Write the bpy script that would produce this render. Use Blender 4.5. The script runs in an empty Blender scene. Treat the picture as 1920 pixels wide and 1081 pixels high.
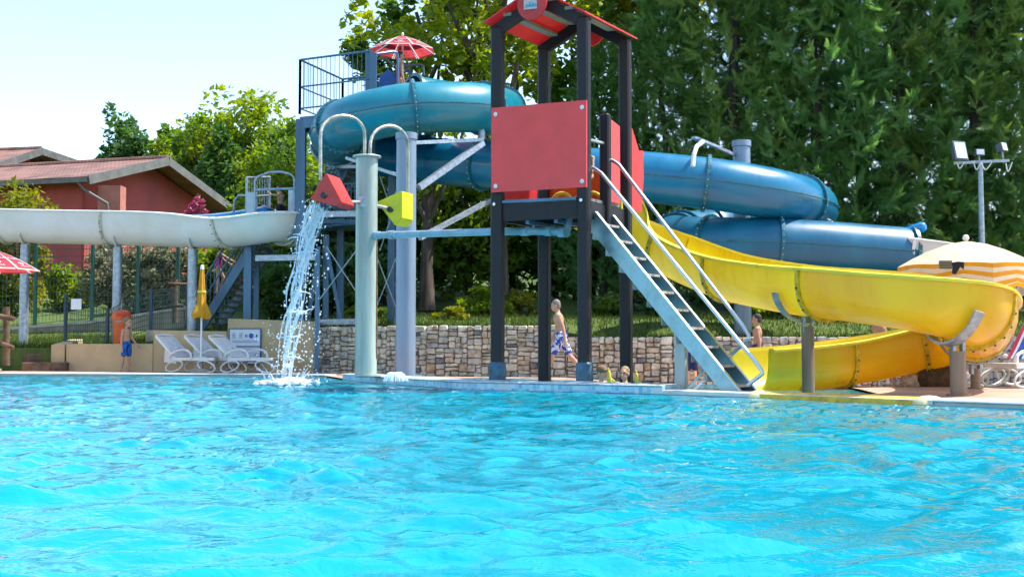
import bpy, bmesh, math, random
import numpy as np
from mathutils import Vector, Matrix, Euler
from mathutils.geometry import delaunay_2d_cdt

random.seed(7); RNG = np.random.default_rng(7)
R = math.radians
sc = bpy.context.scene
COL = sc.collection

# ------------------------------------------------------------------ camera
FPX, HOR, CH = 2300.0, 652.0, 0.55
PITCH = math.atan((HOR - 540.5) / FPX)
cam_d = bpy.data.cameras.new('camera')
cam_d.sensor_width = 36.0
cam_d.lens = FPX / 1920.0 * 36.0
cam_d.clip_start = 0.05; cam_d.clip_end = 3000.0
cam = bpy.data.objects.new('camera', cam_d); COL.objects.link(cam)
cam.location = (0, 0, CH); cam.rotation_euler = (R(90) + PITCH, 0, 0)
sc.camera = cam

# ------------------------------------------------------------------ sky, sun, exposure
SUN_EL, SUN_AZ = R(60), R(82)          # azimuth measured from +Y towards +X
world = bpy.data.worlds.new('World'); sc.world = world; world.use_nodes = True
wn = world.node_tree.nodes; wl = world.node_tree.links
bgn = wn['Background']
skyn = wn.new('ShaderNodeTexSky'); skyn.sky_type = 'NISHITA'; skyn.sun_disc = False
skyn.sun_elevation = SUN_EL; skyn.sun_rotation = SUN_AZ
skyn.air_density = 1.0; skyn.dust_density = 0.7; skyn.ozone_density = 1.0
wl.new(skyn.outputs[0], bgn.inputs['Color']); bgn.inputs['Strength'].default_value = 0.15
sun_d = bpy.data.lights.new('sun', 'SUN'); sun_d.energy = 3.6; sun_d.angle = R(0.53); sun_d.color = (1.0, 0.95, 0.87)
sun = bpy.data.objects.new('sun', sun_d); COL.objects.link(sun)
sdir = Vector((math.sin(SUN_AZ) * math.cos(SUN_EL), math.cos(SUN_AZ) * math.cos(SUN_EL), math.sin(SUN_EL)))
sun.location = sdir * 60
sun.rotation_euler = (-sdir).to_track_quat('-Z', 'Y').to_euler()
sc.view_settings.view_transform = 'Standard'; sc.view_settings.look = 'None'
sc.view_settings.exposure = 1.32; sc.view_settings.gamma = 1.0
sc.view_settings.use_curve_mapping = False
sc.render.engine = 'CYCLES'
sc.cycles.use_denoising = True
sc.cycles.use_adaptive_sampling = True; sc.cycles.adaptive_threshold = 0.03
sc.cycles.max_bounces = 5; sc.cycles.diffuse_bounces = 3; sc.cycles.glossy_bounces = 3; sc.cycles.transmission_bounces = 3; sc.cycles.transparent_max_bounces = 12
sc.cycles.caustics_reflective = False; sc.cycles.caustics_refractive = False
sc.cycles.sample_clamp_indirect = 6.0

# ------------------------------------------------------------------ helpers
CP, SP = math.cos(PITCH), math.sin(PITCH)
def P(px, py, D):
    """the place at horizontal distance D (metres, along +Y) that the survey pixel px,py looks at"""
    u = (px - 960.0) / FPX; v = (540.5 - py) / FPX
    dy = CP - v * SP; dz = SP + v * CP
    t = D / dy
    return Vector((u * t, D, CH + dz * t))
def sstep(t):
    t = max(0.0, min(1.0, t)); return t * t * (3 - 2 * t)
def V(*a): return Vector(a)
def catmull(pts, n=8):
    pts = [Vector(p) for p in pts]
    out = []
    for i in range(len(pts) - 1):
        p0 = pts[max(i - 1, 0)]; p1 = pts[i]; p2 = pts[i + 1]; p3 = pts[min(i + 2, len(pts) - 1)]
        for k in range(n):
            t = k / n
            out.append(0.5 * ((2 * p1) + (p2 - p0) * t + (2 * p0 - 5 * p1 + 4 * p2 - p3) * t * t + (3 * p1 - p0 - 3 * p2 + p3) * t ** 3))
    out.append(pts[-1]); return out
def resample(path, n):
    d = [0.0]
    for a, b in zip(path, path[1:]): d.append(d[-1] + (b - a).length)
    L = d[-1]; out = []; j = 0
    for i in range(n):
        s = L * i / (n - 1)
        while j < len(d) - 2 and d[j + 1] < s: j += 1
        t = (s - d[j]) / max(1e-9, d[j + 1] - d[j]); out.append(path[j].lerp(path[j + 1], min(1, max(0, t))))
    return out, L

class MB:
    def __init__(s): s.v = []; s.f = []; s.uv = None
    def add(s, vs, fs):
        o = len(s.v); s.v += [tuple(p) for p in vs]; s.f += [tuple(i + o for i in f) for f in fs]; return s
    def box(s, c, d, rz=0.0, M=None):
        hx, hy, hz = d[0] / 2, d[1] / 2, d[2] / 2
        vs = [Vector((x, y, z)) for z in (-hz, hz) for x, y in ((-hx, -hy), (hx, -hy), (hx, hy), (-hx, hy))]
        Rm = M if M is not None else Matrix.Rotation(rz, 3, 'Z')
        c = Vector(c)
        return s.add([c + Rm @ v for v in vs], [(3, 2, 1, 0), (4, 5, 6, 7), (0, 1, 5, 4), (1, 2, 6, 5), (2, 3, 7, 6), (3, 0, 4, 7)])
    def bar(s, a, b, w, h, up=(0, 0, 1)):
        a = Vector(a); b = Vector(b); d = (b - a); L = d.length; d.normalize(); up = Vector(up)
        if abs(d.dot(up)) > 0.99: up = Vector((1, 0, 0)) if abs(d.x) < 0.9 else Vector((0, 1, 0))
        x = d.cross(up).normalized(); y = x.cross(d).normalized()
        vs = []
        for p in (a, b):
            for i, j in ((-1, -1), (1, -1), (1, 1), (-1, 1)): vs.append(p + x * (i * w / 2) + y * (j * h / 2))
        return s.add(vs, [(3, 2, 1, 0), (4, 5, 6, 7), (0, 1, 5, 4), (1, 2, 6, 5), (2, 3, 7, 6), (3, 0, 4, 7)])
    def bbox(s, c, d, bev, rz=0.0):
        # box with chamfered vertical and top edges
        hx, hy, hz = d[0] / 2, d[1] / 2, d[2] / 2; b = bev
        Rm = Matrix.Rotation(rz, 3, 'Z'); c = Vector(c)
        def ring(ix, z):
            X, Y = hx - ix, hy - ix
            pts = [(-X + b, -Y), (X - b, -Y), (X, -Y + b), (X, Y - b), (X - b, Y), (-X + b, Y), (-X, Y - b), (-X, -Y + b)]
            return [c + Rm @ Vector((x, y, z)) for x, y in pts]
        vs = ring(0, -hz) + ring(0, hz - b) + ring(b * .8, hz)
        fs = [tuple(range(7, -1, -1)), tuple(range(16, 24))]
        for k in range(2):
            for i in range(8): fs.append((k * 8 + i, k * 8 + (i + 1) % 8, k * 8 + 8 + (i + 1) % 8, k * 8 + 8 + i))
        return s.add(vs, fs)
    def tube(s, path, r, n=8, cap=True, closed=False):
        path = [Vector(p) for p in path]; m = len(path)
        rs = r if isinstance(r, (list, tuple)) else [r] * m
        vs = []; prev = None
        for i, p in enumerate(path):
            if closed: t = (path[(i + 1) % m] - path[i - 1])
            else: t = path[min(i + 1, m - 1)] - path[max(i - 1, 0)]
            if t.length < 1e-9: t = Vector((0, 0, 1))
            t.normalize()
            if prev is None:
                x = t.orthogonal().normalized()
            else:
                x = prev - t * prev.dot(t)
                x = x.normalized() if x.length > 1e-6 else t.orthogonal().normalized()
            prev = x; y = t.cross(x)
            for k in range(n):
                a = 2 * math.pi * k / n; vs.append(p + (x * math.cos(a) + y * math.sin(a)) * rs[i])
        fs = []
        for i in range(m if closed else m - 1):
            j = (i + 1) % m
            for k in range(n):
                fs.append((i * n + k, i * n + (k + 1) % n, j * n + (k + 1) % n, j * n + k))
        if cap and not closed:
            fs.append(tuple(range(n - 1, -1, -1))); fs.append(tuple((m - 1) * n + k for k in range(n)))
        return s.add(vs, fs)
    def cyl(s, a, b, r, n=16, r2=None): return s.tube([a, b], [r, r if r2 is None else r2], n)
    def lathe(s, prof, c=(0, 0, 0), n=20, M=None, cap=True):
        c = Vector(c); vs = []; m = len(prof)
        for (r, z) in prof:
            for k in range(n):
                a = 2 * math.pi * k / n; p = Vector((r * math.cos(a), r * math.sin(a), z))
                vs.append(c + (M @ p if M is not None else p))
        fs = []
        for i in range(m - 1):
            for k in range(n): fs.append((i * n + k, i * n + (k + 1) % n, (i + 1) * n + (k + 1) % n, (i + 1) * n + k))
        if cap:
            fs.append(tuple(range(n - 1, -1, -1))); fs.append(tuple((m - 1) * n + k for k in range(n)))
        return s.add(vs, fs)
    def ell(s, c, r, nu=12, nv=8, M=None):
        if not isinstance(r, (list, tuple)): r = (r, r, r)
        c = Vector(c); vs = []; fs = []
        for i in range(1, nv):
            th = math.pi * i / nv
            for k in range(nu):
                a = 2 * math.pi * k / nu
                p = Vector((r[0] * math.sin(th) * math.cos(a), r[1] * math.sin(th) * math.sin(a), r[2] * math.cos(th)))
                vs.append(c + (M @ p if M is not None else p))
        t = Vector((0, 0, r[2])); vs.append(c + (M @ t if M is not None else t)); vs.append(c - (M @ t if M is not None else t))
        T = len(vs) - 2; B = T + 1
        for k in range(nu):
            fs.append((T, k, (k + 1) % nu)); fs.append((B, (nv - 2) * nu + (k + 1) % nu, (nv - 2) * nu + k))
            for i in range(nv - 2): fs.append((i * nu + k, (i + 1) * nu + k, (i + 1) * nu + (k + 1) % nu, i * nu + (k + 1) % nu))
        return s.add(vs, fs)
    def cap(s, a, b, ra, rb, n=10):
        # tapered limb with round ends
        a = Vector(a); b = Vector(b); d = b - a; L = d.length
        if L < 1e-6: return s.ell(a, ra, n, 6)
        d.normalize(); path = []; rs = []
        for t in (-0.95, -0.6, 0): path.append(a + d * ra * t); rs.append(ra * math.sqrt(1 - t * t))
        for t in (0, 0.6, 0.95): path.append(b + d * rb * t); rs.append(rb * math.sqrt(1 - t * t))
        return s.tube(path, rs, n)
    def prism(s, pts, off):
        off = Vector(off); n = len(pts); pts = [Vector(p) for p in pts]
        vs = pts + [p + off for p in pts]
        fs = [tuple(range(n - 1, -1, -1)), tuple(range(n, 2 * n))]
        for i in range(n): fs.append((i, (i + 1) % n, n + (i + 1) % n, n + i))
        return s.add(vs, fs)
    def sweep(s, path, prof, closed_prof=True, cap=True, up=(0, 0, 1), tilt=None):
        """profile (side, up) carried along a path, kept upright"""
        path = [Vector(p) for p in path]; m = len(path); n = len(prof); up = Vector(up); vs = []
        for i, p in enumerate(path):
            t = (path[min(i + 1, m - 1)] - path[max(i - 1, 0)]).normalized()
            x = t.cross(up).normalized(); y = x.cross(t).normalized()
            if tilt is not None:
                c, q = math.cos(tilt[i]), math.sin(tilt[i]); x, y = x * c + y * q, y * c - x * q
            for a, b in prof: vs.append(p + x * a + y * b)
        fs = []
        kk = n if closed_prof else n - 1
        for i in range(m - 1):
            for k in range(kk): fs.append((i * n + k, i * n + (k + 1) % n, (i + 1) * n + (k + 1) % n, (i + 1) * n + k))
        if cap and closed_prof:
            fs.append(tuple(range(n - 1, -1, -1))); fs.append(tuple((m - 1) * n + k for k in range(n)))
        return s.add(vs, fs)

def rootloc(o):
    while o.parent is not None: o = o.parent
    return Vector(o.location)
def mesh_of(name, mb, mat, off=Vector((0, 0, 0)), smooth=False):
    me = bpy.data.meshes.new(name)
    ox, oy, oz = off
    me.from_pydata([(x - ox, y - oy, z - oz) for x, y, z in mb.v], [], mb.f)
    bm = bmesh.new(); bm.from_mesh(me); bmesh.ops.recalc_face_normals(bm, faces=bm.faces); bm.to_mesh(me); bm.free()
    for m in (mat if isinstance(mat, (list, tuple)) else [mat]):
        if m is not None: me.materials.append(m)
    if smooth: smooth_mesh(me, smooth)
    me.update(); return me
def smooth_mesh(me, ang=35):
    if ang is True: ang = 35
    me.shade_smooth()
    me.set_sharp_from_angle(angle=R(ang))
def part(parent, name, mb, mat, smooth=False, kind=None, label=None):
    me = mesh_of(name, mb, mat, rootloc(parent), smooth)
    o = bpy.data.objects.new(name, me); COL.objects.link(o); o.parent = parent
    if kind: o['kind'] = kind
    if label: o['label'] = label
    return o
def thing(name, label, cat, loc=(0, 0, 0), group=None):
    o = bpy.data.objects.new(name, None); o.empty_display_size = 0.2; COL.objects.link(o); o.location = loc
    o['label'] = label; o['category'] = cat
    if group: o['group'] = group
    return o
def solo(name, mb, mat, label, cat, loc=(0, 0, 0), group=None, smooth=False, kind=None):
    me = mesh_of(name, mb, mat, Vector(loc), smooth)
    o = bpy.data.objects.new(name, me); COL.objects.link(o); o.location = loc
    if label: o['label'] = label
    if cat: o['category'] = cat
    if group: o['group'] = group
    if kind: o['kind'] = kind
    return o
def struct(name, mb, mat, smooth=False):
    return solo(name, mb, mat, None, None, smooth=smooth, kind='structure')
def copy_tree(o, parent=None):
    c = o.copy(); COL.objects.link(c); c.parent = parent
    for ch in list(o.children): copy_tree(ch, c)
    return c

# ------------------------------------------------------------------ materials
MATS = {}
def lin(c):
    return tuple(((x / 255.0) / 12.92 if x / 255.0 <= 0.04045 else ((x / 255.0 + 0.055) / 1.055) ** 2.4) for x in c)
def mat(name, col, rough=0.5, metal=0.0, var=0.12, vs=3.0, bump=0.0, bs=40.0, coat=0.0, col2=None, streak=False, spec=0.5, transl=0.0):
    if name in MATS: return MATS[name]
    m = bpy.data.materials.new(name); m.use_nodes = True; nt = m.node_tree; N = nt.nodes; L = nt.links
    b = N['Principled BSDF']
    b.inputs['Roughness'].default_value = rough; b.inputs['Metallic'].default_value = metal
    b.inputs['Coat Weight'].default_value = coat; b.inputs['Specular IOR Level'].default_value = spec
    tc = N.new('ShaderNodeTexCoord')
    mp = N.new('ShaderNodeMapping'); L.new(tc.outputs['Object'], mp.inputs[0])
    if streak: mp.inputs['Scale'].default_value = (1, 1, 0.12)
    n1 = N.new('ShaderNodeTexNoise'); n1.inputs['Scale'].default_value = vs; n1.inputs['Detail'].default_value = 6; n1.inputs['Roughness'].default_value = 0.65
    L.new(mp.outputs[0], n1.inputs['Vector'])
    rp = N.new('ShaderNodeValToRGB'); c = tuple(col)
    c2 = tuple(col2) if col2 else tuple(max(0, x * (1 - 2 * var)) for x in c)
    ch = c if col2 else tuple(min(1, x * (1 + var)) for x in c)
    rp.color_ramp.elements[0].position = 0.34; rp.color_ramp.elements[1].position = 0.62
    rp.color_ramp.elements[0].color = (*c2, 1); rp.color_ramp.elements[1].color = (*ch, 1)
    L.new(n1.outputs['Fac'], rp.inputs[0]); L.new(rp.outputs[0], b.inputs['Base Color'])
    if bump > 0:
        n2 = N.new('ShaderNodeTexNoise'); n2.inputs['Scale'].default_value = bs; n2.inputs['Detail'].default_value = 5
        L.new(tc.outputs['Object'], n2.inputs['Vector'])
        bp = N.new('ShaderNodeBump'); bp.inputs['Strength'].default_value = bump; bp.inputs['Distance'].default_value = 0.02
        L.new(n2.outputs['Fac'], bp.inputs['Height']); L.new(bp.outputs[0], b.inputs['Normal'])
    if rough > 0.08:
        mr = N.new('ShaderNodeMapRange'); mr.inputs[1].default_value = .3; mr.inputs[2].default_value = .7
        mr.inputs[3].default_value = max(0.04, rough - 0.08); mr.inputs[4].default_value = min(1, rough + 0.1)
        L.new(n1.outputs['Fac'], mr.inputs[0]); L.new(mr.outputs[0], b.inputs['Roughness'])
    if transl > 0:
        out = N['Material Output']; t = N.new('ShaderNodeBsdfTranslucent'); L.new(rp.outputs[0], t.inputs['Color'])
        mx = N.new('ShaderNodeMixShader'); mx.inputs[0].default_value = transl
        L.new(b.outputs[0], mx.inputs[1]); L.new(t.outputs[0], mx.inputs[2]); L.new(mx.outputs[0], out.inputs['Surface'])
    MATS[name] = m; return m
def leaf_mat(name, ca, cb, transl=0.4, scale=0.8, rough=0.5):
    if name in MATS: return MATS[name]
    m = bpy.data.materials.new(name); m.use_nodes = True; nt = m.node_tree; N = nt.nodes; L = nt.links
    b = N['Principled BSDF']; b.inputs['Roughness'].default_value = rough; b.inputs['Specular IOR Level'].default_value = 0.3
    tc = N.new('ShaderNodeTexCoord')
    n1 = N.new('ShaderNodeTexNoise'); n1.inputs['Scale'].default_value = scale; n1.inputs['Detail'].default_value = 4
    n2 = N.new('ShaderNodeTexNoise'); n2.inputs['Scale'].default_value = scale * 9; n2.inputs['Detail'].default_value = 2
    L.new(tc.outputs['Object'], n1.inputs['Vector']); L.new(tc.outputs['Object'], n2.inputs['Vector'])
    ad = N.new('ShaderNodeMath'); ad.operation = 'ADD'; L.new(n1.outputs['Fac'], ad.inputs[0]); L.new(n2.outputs['Fac'], ad.inputs[1])
    mr = N.new('ShaderNodeMapRange'); mr.inputs[1].default_value = .78; mr.inputs[2].default_value = 1.22
    L.new(ad.outputs[0], mr.inputs[0])
    mx = N.new('ShaderNodeMix'); mx.data_type = 'RGBA'
    L.new(mr.outputs[0], mx.inputs['Factor']); mx.inputs['A'].default_value = (*ca, 1); mx.inputs['B'].default_value = (*cb, 1)
    L.new(mx.outputs['Result'], b.inputs['Base Color'])
    tr = N.new('ShaderNodeBsdfTranslucent')
    hs = N.new('ShaderNodeHueSaturation'); hs.inputs['Hue'].default_value = 0.485; hs.inputs['Saturation'].default_value = 1.15; hs.inputs['Value'].default_value = 1.7
    L.new(mx.outputs['Result'], hs.inputs['Color']); L.new(hs.outputs[0], tr.inputs['Color'])
    ms = N.new('ShaderNodeMixShader'); ms.inputs[0].default_value = transl
    L.new(b.outputs[0], ms.inputs[1]); L.new(tr.outputs[0], ms.inputs[2]); L.new(ms.outputs[0], N['Material Output'].inputs['Surface'])
    MATS[name] = m; return m
# ------------------------------------------------------------------ terrain and pool outline
WALL = [(-60, 27.6), (-12.2, 27.2), (-9.75, 26.8), (-4.12, 25.4), (-1.66, 23.9), (1.02, 23.4), (2.8, 23.2), (6.2, 23.4), (14, 23.6), (60, 24.2)]
def wallD(x): return float(np.interp(x, [w[0] for w in WALL], [w[1] for w in WALL]))
def dz(x, d):   # paved deck height: falls gently away to the back and to the right
    return 0.05 - 0.05 * sstep((x + 4) / 3) * sstep((d - 17) / 4) - 0.2 * sstep((x - .8) / 3) * sstep((d - 15.5) / 6)
KR = [24, 26, 31, 33, 37, 44, 50, 70, 90, 140, 400, 3000]; ZR = [.93, 1.0, 1.4, 1.6, 2.1, 3.1, 4.0, 7, 10, 13, 14, 14]
KL = [26, 27.3, 30.7, 31.3, 33, 37, 44, 50, 70, 90, 140, 400, 3000]; ZL = [.5, .56, .8, 1.15, 1.5, 2.0, 3.1, 4.0, 7, 10, 13, 14, 14]
def tz(x, d):
    r = float(np.interp(d, KR, ZR)) - 0.2 * sstep((x - .9) / .3) * (1 - sstep((d - 25) / 4))
    l = float(np.interp(d, KL, ZL)) + 0.35 * sstep((x + 10) / 4) * (1 - sstep((d - 31) / 3))
    k = sstep((x + 6) / 2)
    return l * (1 - k) + r * k
CF = [(-2.88, 20.9), (-2.17, 19.2), (-.66, 16.25), (1.77, 14.5), (2.6, 13.55), (4.0, 11.7)]
MAIN = [(-18, 24.6), (-10, 24.0), (-4.64, 23.2), (-3.4, 22.5)] + CF + [(4.59, 11.0), (9, 7.5), (9, -2), (-18, -2)]
KBACK = [(-2.35, 22.2), (-.3, 21.7), (.8, 20.4), (1.9, 18.4), (3.4, 17.4), (4.5, 16.7), (4.0, 13.4)]
def offset_line(pl, d):
    out = []
    for i, p in enumerate(pl):
        a = Vector(pl[max(i - 1, 0)]); b = Vector(pl[min(i + 1, len(pl) - 1)]); p = Vector(p)
        n1 = (p - a); n2 = (b - p)
        n1 = Vector((-n1.y, n1.x)).normalized() if n1.length > 1e-6 else None
        n2 = Vector((-n2.y, n2.x)).normalized() if n2.length > 1e-6 else None
        if n1 is None: n1 = n2
        if n2 is None: n2 = n1
        n = (n1 + n2).normalized(); k = d / max(.35, n.dot(n1)); out.append((p.x + n.x * k, p.y + n.y * k))
    return out
CB = offset_line(CF, 0.44)       # pool-side kerb, back line
KIDS = CB[0:5] + KBACK[::-1][0:] if False else [CB[0], CB[1], CB[2], CB[3], CB[4]] + KBACK[::-1]
def in_poly(poly, X, Y):
    X = np.asarray(X, float); Y = np.asarray(Y, float); ins = np.zeros(X.shape, bool); n = len(poly)
    for i in range(n):
        x1, y1 = poly[i]; x2, y2 = poly[(i + 1) % n]
        c = ((y1 > Y) != (y2 > Y))
        with np.errstate(divide='ignore', invalid='ignore'):
            xi = (x2 - x1) * (Y - y1) / (y2 - y1 if y2 != y1 else 1e-12) + x1
        ins ^= c & (X < xi)
    return ins
def poly_dist(poly, X, Y):
    d = np.full(np.shape(X), 1e9)
    for i in range(len(poly)):
        x1, y1 = poly[i]; x2, y2 = poly[(i + 1) % len(poly)]; dx, dy = x2 - x1, y2 - y1
        t = np.clip(((X - x1) * dx + (Y - y1) * dy) / (dx * dx + dy * dy), 0, 1)
        d = np.minimum(d, np.hypot(X - x1 - t * dx, Y - y1 - t * dy))
    return d

# ground sheet out to the horizon, with the pit that holds the pools
M_grass = leaf_mat('lawn', (.045, .085, .015), (.10, .14, .03), transl=0.0, scale=.5, rough=.9)
def ground():
    xs = [-2500, -800, -250, -110, -60, -40, -30, -24, -22.2, -22] + list(np.arange(-21, 34, 1.0)) + [34, 34.2, 40, 55, 80, 140, 300, 900, 2500]
    rows = [('a', -900), ('a', -60), ('a', -10.3), ('p', -10), ('w', .12), ('w', .3)] + [('w', k) for k in (.8, 1.4, 2, 2.8, 3.6, 4.4, 5.2, 5.9, 6.5, 7.5, 9, 11, 13, 16, 20, 26, 34, 45, 60, 85, 120, 200, 400, 900, 2500)]
    mb = MB(); n = len(xs); vs = []
    for ri, (k, q) in enumerate(rows):
        for x in xs:
            pit = -22 <= x <= 34
            if k == 'a': vs.append((x, q, -.06))
            elif k == 'p': vs.append((x, q, -1.6 if pit else -.06))
            else:
                d = wallD(x) + q
                if q < .2: vs.append((x, d, -1.6 if pit else -.06))
                else: vs.append((x, d, tz(x, d) + (0 if d < 33 else .25 * math.sin(x * .7 + d * .4)) - .02))
    fs = [(i * n + j, i * n + j + 1, (i + 1) * n + j + 1, (i + 1) * n + j) for i in range(len(rows) - 1) for j in range(n - 1)]
    mb.add(vs, fs); return struct('ground', mb, M_grass, smooth=60)
ground()

# ------------------------------------------------------------------ deck
def tile_mat(name, ca, cb, grout, size, rough=.6, gw=.03, rot=0.0):
    if name in MATS: return MATS[name]
    m = bpy.data.materials.new(name); m.use_nodes = True; N = m.node_tree.nodes; L = m.node_tree.links; b = N['Principled BSDF']
    tc = N.new('ShaderNodeTexCoord'); mp = N.new('ShaderNodeMapping'); mp.inputs['Rotation'].default_value = (0, 0, rot)
    mp.inputs['Scale'].default_value = (1 / size,) * 3; mp.inputs['Location'].default_value = (.13, .27, .41)
    L.new(tc.outputs['Object'], mp.inputs[0])
    fl = N.new('ShaderNodeVectorMath'); fl.operation = 'FLOOR'; L.new(mp.outputs[0], fl.inputs[0])
    wn_ = N.new('ShaderNodeTexWhiteNoise'); wn_.noise_dimensions = '3D'; L.new(fl.outputs[0], wn_.inputs['Vector'])
    mx = N.new('ShaderNodeMix'); mx.data_type = 'RGBA'; mx.inputs['A'].default_value = (*ca, 1); mx.inputs['B'].default_value = (*cb, 1)
    L.new(wn_.outputs['Value'], mx.inputs['Factor'])
    fr = N.new('ShaderNodeVectorMath'); fr.operation = 'FRACTION'; L.new(mp.outputs[0], fr.inputs[0])
    sp = N.new('ShaderNodeSeparateXYZ'); L.new(fr.outputs[0], sp.inputs[0])
    def lt(s):
        q = N.new('ShaderNodeMath'); q.operation = 'LESS_THAN'; q.inputs[1].default_value = gw; L.new(s, q.inputs[0]); return q
    a, c = lt(sp.outputs[0]), lt(sp.outputs[1])
    o = N.new('ShaderNodeMath'); o.operation = 'MAXIMUM'; L.new(a.outputs[0], o.inputs[0]); L.new(c.outputs[0], o.inputs[1])
    m2 = N.new('ShaderNodeMix'); m2.data_type = 'RGBA'; L.new(o.outputs[0], m2.inputs['Factor']); L.new(mx.outputs['Result'], m2.inputs['A']); m2.inputs['B'].default_value = (*grout, 1)
    ns = N.new('ShaderNodeTexNoise'); ns.inputs['Scale'].default_value = 1.3; ns.inputs['Detail'].default_value = 6; L.new(tc.outputs['Object'], ns.inputs['Vector'])
    mr = N.new('ShaderNodeMapRange'); mr.inputs[1].default_value = .3; mr.inputs[2].default_value = .7; mr.inputs[3].default_value = .75; mr.inputs[4].default_value = 1.1; L.new(ns.outputs['Fac'], mr.inputs[0])
    mu = N.new('ShaderNodeMix'); mu.data_type = 'RGBA'; mu.blend_type = 'MULTIPLY'; mu.inputs['Factor'].default_value = 1
    L.new(m2.outputs['Result'], mu.inputs['A']); L.new(mr.outputs[0], mu.inputs['B'])
    L.new(mu.outputs['Result'], b.inputs['Base Color']); b.inputs['Roughness'].default_value = rough
    MATS[name] = m; return m
M_deck = tile_mat('deck_tiles', (.40, .25, .18), (.50, .33, .25), (.30, .23, .18), .3, .7)
M_mosaic = tile_mat('pool_mosaic', (.10, .42, .62), (.50, .68, .72), (.55, .62, .62), .055, .3, .08, rot=.6)
M_basin = tile_mat('basin_tiles', (.05, .42, .56), (.08, .48, .62), (.1, .5, .62), .25, .4, .03)
M_white = mat('white_coping', (.62, .60, .56), .55, var=.08, bump=.15)

def deck():
    outer = [(-22, -10), (34, -10)] + [(x, wallD(x) + .06) for x in (34, 20, 14, 10, 6.2, 4.5, 2.8, 1.02, -1.66, -4.12, -9.75, -12.2, -22)]
    loops = [outer, MAIN, KIDS]; vs = []; es = []
    for lp in loops:
        pts = []
        for i, p in enumerate(lp):
            a = Vector(p); b = Vector(lp[(i + 1) % len(lp)]); k = max(1, int((b - a).length / 1.2))
            pts += [a.lerp(b, t / k) for t in range(k)]
        o = len(vs); vs += pts; es += [(o + i, o + (i + 1) % len(pts)) for i in range(len(pts))]
    gx, gy = np.meshgrid(np.arange(-21.5, 34, 1.1), np.arange(-9.5, 28, 1.1)); gx = gx.ravel(); gy = gy.ravel()
    ok = in_poly(outer, gx, gy) & ~in_poly(MAIN, gx, gy) & ~in_poly(KIDS, gx, gy) & (poly_dist(MAIN, gx, gy) > .4) & (poly_dist(KIDS, gx, gy) > .4) & (poly_dist(outer, gx, gy) > .4)
    vs += [Vector((a, b)) for a, b in zip(gx[ok], gy[ok])]
    ov, oe, of, *_ = delaunay_2d_cdt([Vector((v.x, v.y)) for v in vs], es, [], 0, 1e-4)
    cx = np.array([sum(ov[i].x for i in f) / len(f) for f in of]); cy = np.array([sum(ov[i].y for i in f) / len(f) for f in of])
    keep = in_poly(outer, cx, cy) & ~in_poly(MAIN, cx, cy) & ~in_poly(KIDS, cx, cy)
    mb = MB(); mb.add([(v.x, v.y, dz(v.x, v.y)) for v in ov], [tuple(f) for f, k in zip(of, keep) if k])
    return struct('pool_deck', mb, M_deck, smooth=60)
deck()
def ribbon(pl, o0, o1, z0, z1, zf=None):
    a = offset_line(pl, o0); b = offset_line(pl, o1); mb = MB(); n = len(pl); vs = []
    for i in range(n):
        g = zf(pl[i][0], pl[i][1]) if zf else 0
        for (q, z) in ((a[i], z0), (a[i], z1 - .012), (((a[i][0] * .97 + b[i][0] * .03), (a[i][1] * .97 + b[i][1] * .03)), z1), (b[i], z1), (b[i], z0)): vs.append((q[0], q[1], z + g))
    fs = []
    for i in range(n - 1):
        for k in range(5): fs.append((i * 5 + k, i * 5 + (k + 1) % 5, (i + 1) * 5 + (k + 1) % 5, (i + 1) * 5 + k))
    fs += [(4, 3, 2, 1, 0), tuple((n - 1) * 5 + k for k in range(5))]
    return mb.add(vs, fs)
# coping stones along the deck edge, each its own piece
def coping(pl, step=1.0):
    pts = []; run = []
    for a, b in zip(pl, pl[1:]):
        a = Vector(a); b = Vector(b); k = max(1, round((b - a).length / step))
        for t in range(k): run.append((a.lerp(b, t / k), a.lerp(b, (t + 1) / k)))
    return run
def place_coping(pl, name='coping', step=1.0):
    root = struct(name, ribbon(pl, .02, .3, -.3, .045), M_white)
    if step:
        for a, b in coping(pl, step):
            d = (b - a).normalized(); a2 = a + d * .004; b2 = b - d * .004
            part(root, 'coping_stone', ribbon([tuple(a2), tuple(b2)], -.03, .31, .046, .068 + random.uniform(-.002, .002)), M_white)
    return root
place_coping([(-18, 24.6), (-10, 24.0), (-4.64, 23.2), (-3.4, 22.5)], 'pool_coping')
place_coping([(4.0, 11.7), (4.59, 11.0), (9, 7.5)], 'pool_coping')
place_coping([(9, 7.5), (9, -2), (-18, -2), (-18, 24.6)], 'pool_coping', 0)
struct('tiled_kerb', ribbon(CF[0:4], 0, .44, -1.25, .10), M_mosaic)
struct('tiled_kerb_rim', ribbon(CF[0:4], -.015, .455, .101, .118), mat('rim', (.52, .60, .62), .4, var=.2, vs=20))
struct('white_kerb', ribbon(CF[3:6], 0.0, .44, -1.25, .06), M_white)

# basins
def basin(name, poly, zb, zt):
    mb = MB(); n = len(poly)
    mb.add([(x, y, zb) for x, y in poly] + [(x, y, zt) for x, y in poly], [tuple(range(n))] + [(i, (i + 1) % n, n + (i + 1) % n, n + i) for i in range(n)])
    return struct(name, mb, M_basin)
basin('pool_basin', MAIN, -1.25, .01)
basin('children_pool_basin', KIDS, -.5, .02)

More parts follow.
